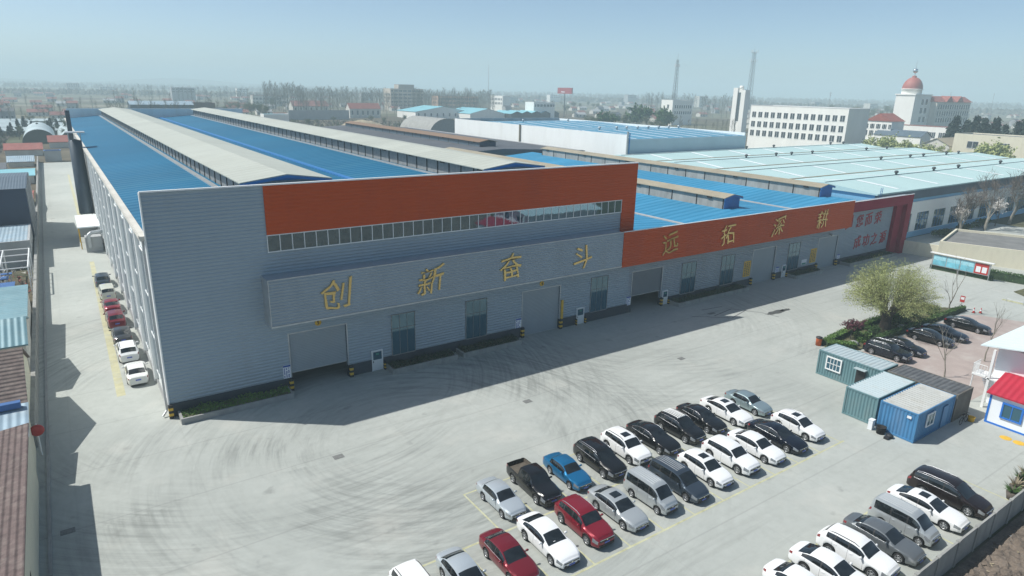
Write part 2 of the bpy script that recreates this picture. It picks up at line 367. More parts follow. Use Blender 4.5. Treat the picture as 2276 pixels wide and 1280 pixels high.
# painted parking lines (4 mm above the yard)
ln=MB()
def line(x0,x1,y0,y1): ln.quad((x0,y0,.004),(x1,y0,.004),(x1,y1,.004),(x0,y1,.004))
line(20.0,49.6,34.1,34.22); line(11.2,50,29.25,29.4); line(11.2,50,23.8,23.95); line(27,51.6,17.6,17.73)
for i in range(11): x=20.05+2.95*i; line(x-.06,x+.06,29.4,34.1)
for i in range(14): x=11.25+2.95*i; line(x-.06,x+.06,23.95,29.25)
for i in range(9): x=29.2+2.85*i; line(x-.06,x+.06,12.5,17.6)
setting(ln.build('parking_lines',M_['parking_yellow']))
al=MB()
al.add([(1.55,63.5,.004),(2.25,63.5,.004),(2.85,118,.004),(2.25,118,.004)],[(0,1,2,3)])
al.add([(2.3,140,.004),(2.9,140,.004),(3.2,235,.004),(2.7,235,.004)],[(0,1,2,3)])
setting(al.build('alley_line',mat('alley_yellow',(.44,.42,.27),.9,0,.15,1,dirt=((.37,.385,.355),.6,1.0))))
ks=MB(); ks.box(-3.7,-3.5,40,270,0,.1); setting(ks.build('alley_kerb',M_['kerb']))
# damp patch and patched slab in front of the workshop
wp=MB()
def blob(cx,cy,rx,ry,n=22,seed=0):
    q=random.Random(seed); pts=[]
    for i in range(n):
        a=2*math.pi*i/n; k=.75+.4*q.random(); pts.append((cx+rx*k*math.cos(a),cy+ry*k*math.sin(a),.004))
    wp.add(pts,[tuple(range(n))])
blob(74.4,47.0,1.9,.55,seed=3); blob(76.3,46.9,1.0,.4,seed=8); blob(66.6,51.0,.7,.3,seed=5)
setting(wp.build('damp_patch',mat('wet_concrete',(.09,.095,.09),.35,0,.2,2)))
cr=MB()
for a,b_ in (((63.5,51.6),(67.5,48.5)),((66.6,52.6),(70.2,52.2)),((67.5,48.5),(71.8,49.6)),((66.2,50.2),(70.4,50.9)),((70.4,50.9),(72.6,47.8)),((72.6,47.8),(73.0,45.6))):
    d=Vector((b_[0]-a[0],b_[1]-a[1])); n=Vector((-d.y,d.x)).normalized()*.09
    cr.quad((a[0]-n.x,a[1]-n.y,.006),(b_[0]-n.x,b_[1]-n.y,.006),(b_[0]+n.x,b_[1]+n.y,.006),(a[0]+n.x,a[1]+n.y,.006))
setting(cr.build('pavement_cracks',M_['iron']))

# ------------------------------------------------------------------ factory hall (the long two-gabled shed with the tall front)
YF=56.9
DOORS1=[(15.15,20.5,5.4),(41.0,46.3,5.3)]
MAN1=[(22.9,24.05,2.15),(48.95,50.1,2.05)]
def segs(x0,x1,holes):
    out=[]; x=x0
    for a,b_,*_ in sorted(holes):
        if a>x: out.append((x,a))
        x=max(x,b_)
    if x<x1: out.append((x,x1))
    return out
hall=thing('factory_hall','long blue roofed factory hall with tall grey and orange front','factory',(0,0,0))
w=MB(); w.box(5,57.3,YF,YF+.35,5.4,18.85)
for a,b_ in segs(5,57.3,[(d[0],d[1]) for d in DOORS1]): w.box(a,b_,YF,YF+.35,1.2,5.4)
w.box(41.0,46.3,YF,YF+.35,5.3,5.4)
w.build('front_wall',M_['grey_sheet'],hall)
w=MB(); dd=[(d[0],d[1]) for d in DOORS1]+[(d[0],d[1]) for d in MAN1]
for a,b_ in segs(5,57.3,dd): w=MB(); w.box(a,b_,YF-.06,YF+.35,0,1.2); w.build('dado',M_['dado'],hall)
w=MB(); w.box(14.0,57.36,YF-.1,YF-.002,14.66,18.85); w.box(55.15,57.36,YF-.1,YF-.002,10.6,14.66); w.box(57.3,57.36,YF-.002,YF+.35,10.6,18.85)
w.build('orange_cladding',M_['orange'],hall)
w=MB(); w.box(4.94,57.42,YF-.14,YF+.12,18.85,18.97); w.box(4.9,4.998,YF-.08,YF+.42,0,18.85)
w.build('coping',M_['white_trim'],hall)
ws=MB(); ws.box(14.0,55.15,YF-.05,YF-.002,13.2,14.62); wso=ws.build('window_strip',M_['glass_strip'],hall)
fr=MB(); fr.box(13.95,55.15,YF-.1,YF-.052,13.12,13.2); fr.box(13.95,55.15,YF-.1,YF-.052,14.58,14.65)
nm=39
for i in range(nm+1): x=14.0+i*(41.1/nm); fr.box(x-.03,x+.03,YF-.09,YF-.052,13.2,14.58)
fr.build('frame',M_['white_trim'],wso)
sb=MB(); sb.box(13.3,54.0,54.95,YF-.002,7.0,11.15); sbo=sb.build('sign_box',M_['grey_sheet_b'],hall)
tr=MB()
tr.box(13.24,54.0,54.9,55.02,11.15,11.22); tr.box(13.24,13.298,54.9,YF-.01,6.94,11.15); tr.box(13.298,54.0,54.9,54.948,6.94,7.08)
tr.build('edge_trim',M_['galv'],sbo)
for ch,x,z in (('创',19.0,9.15),('新',28.55,9.1),('奋',37.95,9.1),('斗',47.7,9.05)):
    writing('gold_character',ch,sbo,M_['gold'],(x,54.9,z),2.95,.10,0.0,1.0,seed=ord(ch)%7)
def roller(x0,x1,z0,z1,parent,m,box=True):
    d=MB(); d.box(x0+.06,x1-.06,YF+.12,YF+.18,z0,z1-.002); o=d.build('roller_door',m,parent)
    f=MB(); f.box(x0-.12,x0-.002,YF-.04,YF+.34,1.21,z1+.1); f.box(x1+.002,x1+.12,YF-.04,YF+.34,1.21,z1+.1); f.box(x0-.002,x1+.002,YF-.04,YF-.002,z1+.001,z1+.1); f.build('frame',M_['galv'],o)
    bb=MB(); bb.box(x0+.06,x1-.06,YF+.1,YF+.2,z0-.08,z0-.001); bb.build('bottom_rail',M_['galv'],o)
roller(15.15,20.5,1.66,5.4,hall,M_['shutter']); roller(41.0,46.3,.1,5.3,hall,M_['shutter'])
def man_door(x0,x1,z1,parent,sign=True):
    d=MB(); d.box(x0+.05,x1-.05,YF-.12,YF-.07,.03,z1-.05); o=d.build('door',M_['door_white'],parent)
    f=MB(); f.box(x0,x0+.048,YF-.15,YF+.02,0,z1); f.box(x1-.048,x1,YF-.15,YF+.02,0,z1); f.box(x0+.048,x1-.048,YF-.15,YF+.02,z1-.048,z1); f.build('frame',M_['white_trim'],o)
    g=MB(); g.box(x0+.14,x1-.14,YF-.14,YF-.121,z1*.55,z1-.16); g.build('pane',M_['glass'],o)
    h=MB(); h.box(x0+.1,x0+.16,YF-.17,YF-.121,z1*.42,z1*.5); h.build('handle',M_['black'],o)
    if sign: s=MB(); s.box((x0+x1)/2-.16,(x0+x1)/2+.16,YF-.16,YF-.141,z1*.78,z1*.86); s.build('exit_sticker',M_['sign_green'],o)
for a,b_,z in MAN1: man_door(a,b_,z,hall)
def tall_window(x0,x1,z0,z1,parent):
    d=MB(); d.box(x0,x1,YF-.05,YF-.002,z0,z1); o=d.build('window',M_['glass'],parent)
    f=MB()
    f.box(x0-.07,x0,YF-.09,YF-.003,z0-.07,z1+.07); f.box(x1,x1+.07,YF-.09,YF-.003,z0-.07,z1+.07); f.box(x0,x1,YF-.09,YF-.003,z1,z1+.07); f.box(x0,x1,YF-.14,YF-.003,z0-.07,z0)
    for k in (1,2): x=x0+(x1-x0)*k/3; f.box(x-.018,x+.018,YF-.075,YF-.052,z0,z1)
    for zz in (z0+(z1-z0)*.66,): f.box(x0,x1,YF-.08,YF-.076,zz-.03,zz+.03)
    f.build('frame',M_['steel_louvre'],o)
for a,b_,c_,d_ in ((25.15,27.6,1.25,5.4),(33.65,36.2,1.25,5.4),(51.1,53.7,1.2,5.45)): tall_window(a,b_,c_,d_,hall)
def notice(x0,x1,z0,z1,parent):
    d=MB(); d.box(x0,x1,YF-.05,YF-.002,z0,z1); o=d.build('notice_panel',M_['sign_white'],parent)
    h=MB(); h.box(x0,x1,YF-.062,YF-.051,z1-.16,z1); h.build('header',M_['sign_blue'],o)
    t=MB(); q=random.Random(int(x0*7)); t.box(x0+.02,x1-.02,YF-.054,YF-.051,z0+.02,z1-.17,1)
    for c in range(3):
        for r_ in range(9):
            xa=x0+.06+c*(x1-x0-.1)/3; zt=z1-.25-r_*(z1-z0-.3)/9
            if q.random()<.85: t.box(xa,xa+(x1-x0)*.2*q.uniform(.6,1),YF-.058,YF-.0545,zt-.07,zt)
    t.build('printed_sheet',[M_['sign_blue'],M_['sign_white']],o)
for a,b_,c_,d_ in ((14.38,15.05,1.25,2.5),(40.08,40.85,1.0,2.3),(57.05,57.25,.9,2.1)): 
    if b_-a>.3: notice(a,b_,c_,d_,hall)
def number_disc(ch,x,z,parent):
    d=MB(); d.lathe([(0,-.04),(.3,-.04),(.3,0)],24,(x,YF-.02,z),axis='y'); o=d.build('number_disc',M_['yellow'],parent)
    writing('number',ch,o,M_['black'],(x,YF-.075,z),.45,.008,.012)
number_disc('5',17.86,6.05,hall); number_disc('4',43.6,5.95,hall)
def guard(x,parent,h=1.15,wd=.3,y=None,hook=True):
    yy=YF-.08 if y is None else y
    d=MB(); n=5
    for i in range(n): d.box(x-wd/2,x+wd/2,yy-.28,yy,h*i/n,h*(i+1)/n,(i+1)%2)
    d.build('corner_guard',[M_['yellow'],M_['black']],parent)
for x in (5.0,15.0,20.72,40.95,46.45): guard(x,hall,1.2,.34)
guard(24.18,hall,.8,.14); guard(50.25,hall,.8,.14); guard(48.85,hall,.8,.1)
pp=MB(); pp.box(46.5,46.78,YF-.2,YF-.05,1.22,3.5); pp.build('yellow_tally_board',M_['yellow'],hall)
# west wall of the hall
w=MB(); w.box(5,5.35,YF+.36,250,1.0,15.1); w.box(5.35,57.0,249.6,250,0,18.4); w.box(56.7,57.0,YF+.36,249.6,9,15.4); wall=w.build('side_wall',M_['white_panel'],hall)
w=MB(); w.box(4.93,5.35,YF+.36,250,0,1.0); w.build('plinth',M_['grey_plaster'],hall)
w=MB(); w.box(4.55,5.05,YF+.1,250,15.12,15.5); w.box(4.5,4.549,YF+.1,250,15.3,15.56); w.build('gutter',M_['plaster'],hall)
for i in range(24):
    y=60.5+i*7.9
    d=MB(); d.box(4.93,4.998,y,y+2.0,2.2,13.6); o=d.build('window',M_['glass'],hall)
    f=MB()
    for zz in (2.2,5.9,9.7,13.6): f.box(4.86,4.929,y-.05,y+2.05,zz-.06,zz+.06)
    for yy in (y,y+1.0,y+2.0): f.box(4.88,4.929,yy-.04,yy+.04,2.26,13.54)
    f.build('frame',M_['white_trim'],o)
    p=MB(); p.tube((4.82,y+4.6,.2),(4.82,y+4.6,15.1),.09,.09,8); p.box(4.7,5.0,y+2.9,y+3.4,1.0,15.1) ; p.build('downpipe',M_['white_trim'],hall)
dp=MB(); dp.tube((4.78,YF+.5,.5),(4.78,YF+.5,15.1),.09,.09,8); dp.tube((4.78,YF+.5,.5),(4.4,YF+.2,.15),.09,.09,8); dp.build('downpipe',M_['galv'],hall)
rf=MB(); rf.yprism([(4.85,15.42),(18,16.62),(31,15.45),(44.2,16.62),(57.1,15.45),(57.1,15.2),(31,15.15),(4.85,15.2)],YF+.36,249.58); rf.build('roof',M_['blue_roof'],hall)
vg=MB(); vg.box(30.6,31.4,YF+.4,249.5,15.46,15.62); vg.build('valley_gutter',M_['blue_trim'],hall)
def monitor(parent,xc,half,y0,y1,zb,ze,zr,mw,mr,end,post=3.0,inner=.85,base=None,endmat=None):
    h=half-inner; w=MB(); w.box(xc-h,xc+h,y0+.35,y1-.35,zb,ze-.02,0)
    n=int((y1-y0)/post)
    for i in range(n+1):
        y=y0+.5+i*(y1-y0-1)/n
        for sx in (-1,1): w.box(*sorted((xc+sx*(h+.001),xc+sx*(h+.07))),y-.07,y+.07,zb,ze-.03,1)
    for i in range(0,n,3):
        y=y0+.5+(i+.5)*(y1-y0-1)/n
        w.box(xc-h-.25,xc-h-.071,y-.45,y+.45,ze-.4,ze-.12,1)
    if endmat:
        w.box(xc-h+.02,xc+h-.02,y0+.28,y0+.349,zb,ze-.02,2)
        tp=MB()
    o=w.build('roof_monitor',[mw,M_['dark_gap'],endmat or mw],parent)
    r=MB(); r.yprism([(xc-half,ze),(xc,zr),(xc+half,ze),(xc+half,ze-.1),(xc,zr-.1),(xc-half,ze-.1)],y0,y1); r.build('monitor_roof',mr,o)
    if end:
        e=MB()
        e.yprism([(xc-half+.02,ze-.102),(xc,zr-.102),(xc+half-.02,ze-.102),(xc+half-.02,ze-.36),(xc,zr-.36),(xc-half+.02,ze-.36)],y0-.06,y0+.05)
        e.yprism([(xc-h,ze-.02),(xc+h,ze-.02),(xc,zr-.36)],y0+.36,y0+.42)
        e.build('gable_trim',end,o)
    if base:
        bs=MB(); bs.box(xc-h-.9,xc-h-.35,y0-1,y1+.5,zb-.12,zb+.35); bs.box(xc+h+.35,xc+h+.9,y0-1,y1+.5,zb-.12,zb+.35); bs.build('base_flashing',base,o)
    return o
for xc in (18.0,44.25): monitor(hall,xc,4.35,63.6,247.2,16.0,18.25,18.85,M_['steel_louvre'],M_['pale_roof'],M_['blue_trim'],base=M_['galv'])

# ------------------------------------------------------------------ workshop (lower shed with the orange sign band)
shop=thing('workshop','low blue roofed workshop behind the orange sign band','factory',(0,0,0))
DOORS2=[(57.95,63.3,5.25),(82.3,87.7,5.2),(99.1,104.6,5.1)]; MAN2=[(63.65,64.6,1.95),(89.9,90.85,1.95)]
w=MB(); w.box(57.31,125,YF,YF+.35,5.25,10.4)
for a,b_ in segs(57.31,125,[(d[0],d[1]) for d in DOORS2]): w.box(a,b_,YF,YF+.35,1.0,5.25)
for a,b_,z in DOORS2:
    if z<5.25: w.box(a,b_,YF,YF+.35,z,5.25)
w.build('front_wall',M_['grey_sheet_b'],shop)
w=MB()
for a,b_ in segs(57.31,125,[(d[0],d[1]) for d in DOORS2+MAN2]): w=MB(); w.box(a,b_,YF-.06,YF+.35,0,1.0); w.build('dado',M_['dado'],shop)
b=MB(); b.box(54.01,104.3,54.9,55.08,6.85,11.15); b.box(54.01,104.3,55.081,YF-.002,6.86,10.0); bo=b.build('sign_band',M_['orange'],shop)
t=MB(); t.box(54.01,104.36,54.85,55.0,11.151,11.22); t.build('coping',M_['white_trim'],bo)
for ch,x,z in (('远',62.0,9.0),('拓',73.2,8.95),('深',84.4,9.0),('耕',95.5,8.95)):
    writing('gold_character',ch,bo,M_['gold'],(x,54.86,z),2.95,.10,0.0,1.0,seed=ord(ch)%5)
roller(57.95,63.3,2.1,5.25,shop,M_['shutter_dark']); roller(82.3,87.7,.1,5.2,shop,M_['shutter']); roller(99.1,104.6,.1,5.1,shop,M_['shutter'])
for a,b_,z in MAN2: man_door(a,b_,z,shop)
for a,b_ in ((67.1,69.85),(75.25,78.0),(91.1,93.95)): tall_window(a,b_,.95,5.15,shop)
for a,b_,c_,d_ in ((57.12,57.85,.95,2.15),(88.3,89.15,.8,1.85),(105.15,106,.45,1.8)): notice(a,b_,c_,d_,shop)
def yellow_board(x0,x1,z0,z1,parent):
    d=MB(); d.box(x0,x1,YF-.05,YF-.002,z0,z1); o=d.build('yellow_board',M_['yellow'],parent)
    l_=MB(); q=random.Random(int(x0)); l_.box(x0+.05,x1-.05,YF-.055,YF-.051,z0+.05,z1-.05,1)
    for c in range(3):
        for r_ in range(8):
            xa=x0+.15+c*(x1-x0-.2)/3; zz=z1-.2-r_*(z1-z0-.3)/8
            l_.box(xa,xa+.3,YF-.06,YF-.0555,zz-.16,zz)
    l_.build('printed_sheet',[M_['soil'],M_['yellow']],o)
yellow_board(80.4,81.95,1.4,3.75,shop); yellow_board(97.2,98.8,1.35,3.65,shop)
d=MB(); d.box(95.0,96.35,YF-.05,YF-.002,1.3,2.15); o=d.build('white_board',M_['sign_white'],shop); d=MB(); d.box(95.1,96.2,YF-.06,YF-.051,1.35,1.6); d.build('green_stripe',M_['sign_green'],o)
for x in (63.4,82.2,87.8,99.0,104.75): guard(x,shop,1.1,.3)
guard(64.75,shop,.8,.14); guard(91.0,shop,.8,.14)
lp=MB(); lp.box(101.6,101.9,YF-.5,YF-.003,5.5,5.7); lp.box(101.5,102.0,YF-.7,YF-.5,5.4,5.6); lp.build('wall_lamp',M_['galv'],shop)
# crimson portal with red slogan on the right end
f=MB(); f.box(104.31,125.1,55.6,55.8,9.0,10.65); f.box(104.31,125.1,55.801,YF-.002,9.01,10.0); f.box(123.4,125.1,55.6,YF-.002,0,9.0); f.box(121.2,123.39,56.3,YF-.002,0,8.999); fo=f.build('crimson_portal',M_['crimson'],shop)
t=MB(); t.box(104.31,125.15,55.55,55.7,10.651,10.72); t.build('coping',M_['white_trim'],fo)
for ch,x,z in (('因',107.3,7.0),('您',110.5,7.0),('而',113.35,7.0),('荣',116.4,7.05)): writing('red_character',ch,shop,M_['red_text'],(x,YF-.05,z),2.25,.04,0.0,.9,seed=3)
for ch,x,z in (('成',110.9,3.3),('功',113.6,3.3),('之',116.3,3.35),('源',119.2,3.3)): writing('red_character',ch,shop,M_['red_text'],(x,YF-.05,z),2.25,.04,0.0,.9,seed=3)
rf=MB(); rf.yprism([(57.32,10.15),(71.5,9.3),(84.5,10.35),(97.3,9.3),(110,10.35),(123.6,8.35),(123.6,8.0),(57.32,8.0)],YF+.36,150); rf.build('roof',M_['blue_roof_b'],shop)
vg=MB()
for x in (71.5,97.3): vg.box(x-.3,x+.3,YF+.4,149.9,9.31,9.46)
vg.build('valley_gutter',M_['grey_plaster'],shop)
w=MB(); w.box(57.32,123.6,149.4,149.98,0,7.99); w.build('back_wall',M_['grey_plaster'],shop)
for xc,y1 in ((84.5,151),(110.0,143.5)): monitor(shop,xc,2.15,63.0,y1,9.9,11.95,12.4,M_['concrete_wall'],M_['tan_roof'],M_['blue_trim'],inner=.35,post=5,endmat=M_['blue_trim'])

# ------------------------------------------------------------------ dark shed with the brown ridge vent
ds=thing('rear_shed','dark roofed shed with a long brown ridge vent','factory')
w=MB(); w.box(73,130.5,152.5,268,0,10.0); w.build('wall',M_['grey_plaster'],ds)
w=MB(); w.yprism([(72.5,9.9),(102,11.3),(131,9.9),(131,9.7),(72.5,9.7)],152,268.5); w.build('roof',M_['dark_roof'],ds)
monitor(ds,102,3.1,160,264,10.7,12.55,13.15,M_['slate_metal'],M_['brown_roof'],None,inner=.5,post=6,endmat=M_['navy_metal'])

# ------------------------------------------------------------------ cyan-roofed hall
ch=thing('cyan_roofed_hall','wide hall with pale cyan ridged roof and rows of dark vents','factory')
RID=[(61.4,9.85),(72,10.75),(82,9.9),(92,10.75),(101.5,9.9),(111,10.75),(120.5,9.9),(129.5,10.75),(137.3,10.0)]
def zroof(y,P=RID):
    for (a,za),(b_,zb) in zip(P,P[1:]):
        if a<=y<=b_: return za+(zb-za)*(y-a)/(b_-a)
    return P[-1][1]
r=MB(); r.xprism(RID+[(137.3,9.6),(61.4,9.6)],124,243); r.build('roof',M_['cyan_roof'],ch)
w=MB(); w.box(124.4,242.6,62.0,137,5.6,9.59,0); w.build('wall',M_['lightblue_wall'],ch)
w=MB(); w.box(124.3,242.7,61.6,62.0,7.9,9.85); w.build('fascia',M_['slate_metal'],ch)
w=MB(); w.box(124.4,242.6,61.8,61.999,4.9,7.2); w.box(124.4,242.6,61.8,61.999,0,1.2)
xw=[134.6+7.3*i for i in range(15)]
for a,b_ in segs(124.4,242.6,[(x,x+5.0) for x in xw]): w.box(a,b_,61.8,61.999,1.2,4.9)
w.build('front_wall',M_['white_plaster'],ch)
w=MB(); w.box(124.4,242.6,61.72,61.8,.0,1.15); w.build('dado',M_['lightblue_wall'],ch)
for x in xw:
    d=MB(); d.box(x,x+5.0,61.9,61.96,1.2,4.9); o=d.build('window',M_['glass'],ch)
    f=MB(); 
    for k in range(1,4): f.box(x+k*1.25-.04,x+k*1.25+.04,61.86,61.898,1.2,4.9)
    f.box(x,x+5,61.86,61.898,3.3,3.4); f.build('frame',M_['blue_trim'],o)
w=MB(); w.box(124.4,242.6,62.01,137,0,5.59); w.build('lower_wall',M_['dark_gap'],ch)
for y in (82,101.5,120.5):
    d=MB(); d.box(124.3,242.7,y-.25,y+.25,9.93,10.05); d.build('valley_gutter',M_['tan_roof'],ch)
for y in (72,92,111,129.5):
    d=MB(); d.box(124.3,242.7,y-.12,y+.12,10.74,10.84); d.build('ridge_cap',M_['slate_metal'],ch)
for y0,y1 in ((63,71.2),(72.8,81.2),(83,91.2),(92.8,100.8),(102.3,110.2),(111.8,119.8),(121.2,128.8),(130.2,136)):
    for k in range(7):
        x=131+k*16.5+(3 if int(y0)%2 else 0)
        d=MB(); d.quad((x,y0,zroof(y0)+.03),(x+1.2,y0,zroof(y0)+.03),(x+1.2,y1,zroof(y1)+.03),(x,y1,zroof(y1)+.03)); d.build('skylight_strip',M_['skylight'],ch)
def vent_mesh(m1,k=1.0):
    v=MB(); v.lathe([(0,-.1),(.34*k,-.1),(.3*k,.55*k)],12); v.lathe([(.32*k,.5*k),(.55*k,.7*k),(.62*k,.95*k),(.5*k,1.2*k),(.22*k,1.35*k),(0,1.38*k)],12)
    return v.mesh('roof_vent',m1)
vm_=vent_mesh(mat('vent_dark',(.05,.055,.06),.6,.2,.2,3),.72)
for x,y in ((176.8,129.5),(190.6,129.5),(223,129.5),(231,129.5),(151.9,111),(165,111),(172.2,111),(182.4,111),(212,111),(224.6,111),(184,92),(200,92),(207.7,92),(222,92),(230,92),(151.7,72),(169,72),(181.6,72),(206,72),(230.4,72)):
    part('roof_vent',vm_,ch,loc=(x,y,10.75))
ladder=MB()
for x in (124.9,125.5): ladder.tube((x,61.4,6.5),(x,61.4,11.0),.05,.05,6)
for i in range(9): ladder.tube((124.9,61.4,6.8+i*.45),(125.5,61.4,6.8+i*.45),.035,.035,6)
ladder.build('ladder',M_['blue_trim'],ch)
# ------------------------------------------------------------------ white hall
wh=thing('white_walled_hall','tall white walled hall with pale blue striped roof','factory')
RW=[(138,14.05),(163,14.95),(187,14.2),(211,14.95),(235.5,14.1)]
r=MB(); r.xprism(RW+[(235.5,13.7),(138,13.7)],134.4,186.6); r.build('roof',M_['hall_roof'],wh)
w=MB(); w.box(134,134.39,138,235.5,0,15.25); w.build('west_wall',mat('white_wall_sheet',(.80,.82,.80),.55,0,.03,.2,('Y',.5,.02),dirt=((.62,.62,.58),.3,.4),stretch=(1,1,.2)),wh)
w=MB(); w.box(186.61,187,138,235.5,0,15.0); w.build('east_wall',M_['white_panel'],wh)
w=MB(); w.box(134,187,137.6,137.99,0,14.0); w.build('south_wall',mat('hall_south_sheet',(.40,.50,.55),.55,.05,.06,.2,('X',.5,.02)),wh)
w=MB(); w.box(134.4,186.6,235.2,235.6,0,15.3); w.build('north_wall',M_['grey_plaster'],wh)
for k in range(8):
    x=138+k*6.5
    for (a,za),(b_,zb) in zip(RW,RW[1:]):
        f_=lambda y:za+(zb-za)*(y-a)/(b_-a)+.03
        d=MB(); d.quad((x,a+.6,f_(a+.6)),(x+.75,a+.6,f_(a+.6)),(x+.75,b_-.6,f_(b_-.6)),(x,b_-.6,f_(b_-.6))); d.build('skylight_strip',M_['skylight'],wh)
vm2=vent_mesh(M_['galv'],.8)
for x in (146,153.5,158,163,168,173,178,183): part('roof_vent',vm2,wh,loc=(x,163,14.95))
for x in (150,172): part('roof_vent',vm2,wh,loc=(x,211,14.95))
d=MB(); d.tube((133.8,137.4,8),(133.8,137.4,16.2),.28,.28,10); d.build('corner_pipe',M_['grey_plaster'],wh)
d=MB(); d.tube((134.4,137.2,8),(134.4,137.2,15.8),.16,.16,8); d.build('corner_pipe',M_['blue_trim'],wh)
d=MB(); d.tube((133.7,190,6),(133.7,190,15.4),.3,.3,10); d.build('downpipe',M_['tan_roof'],wh)
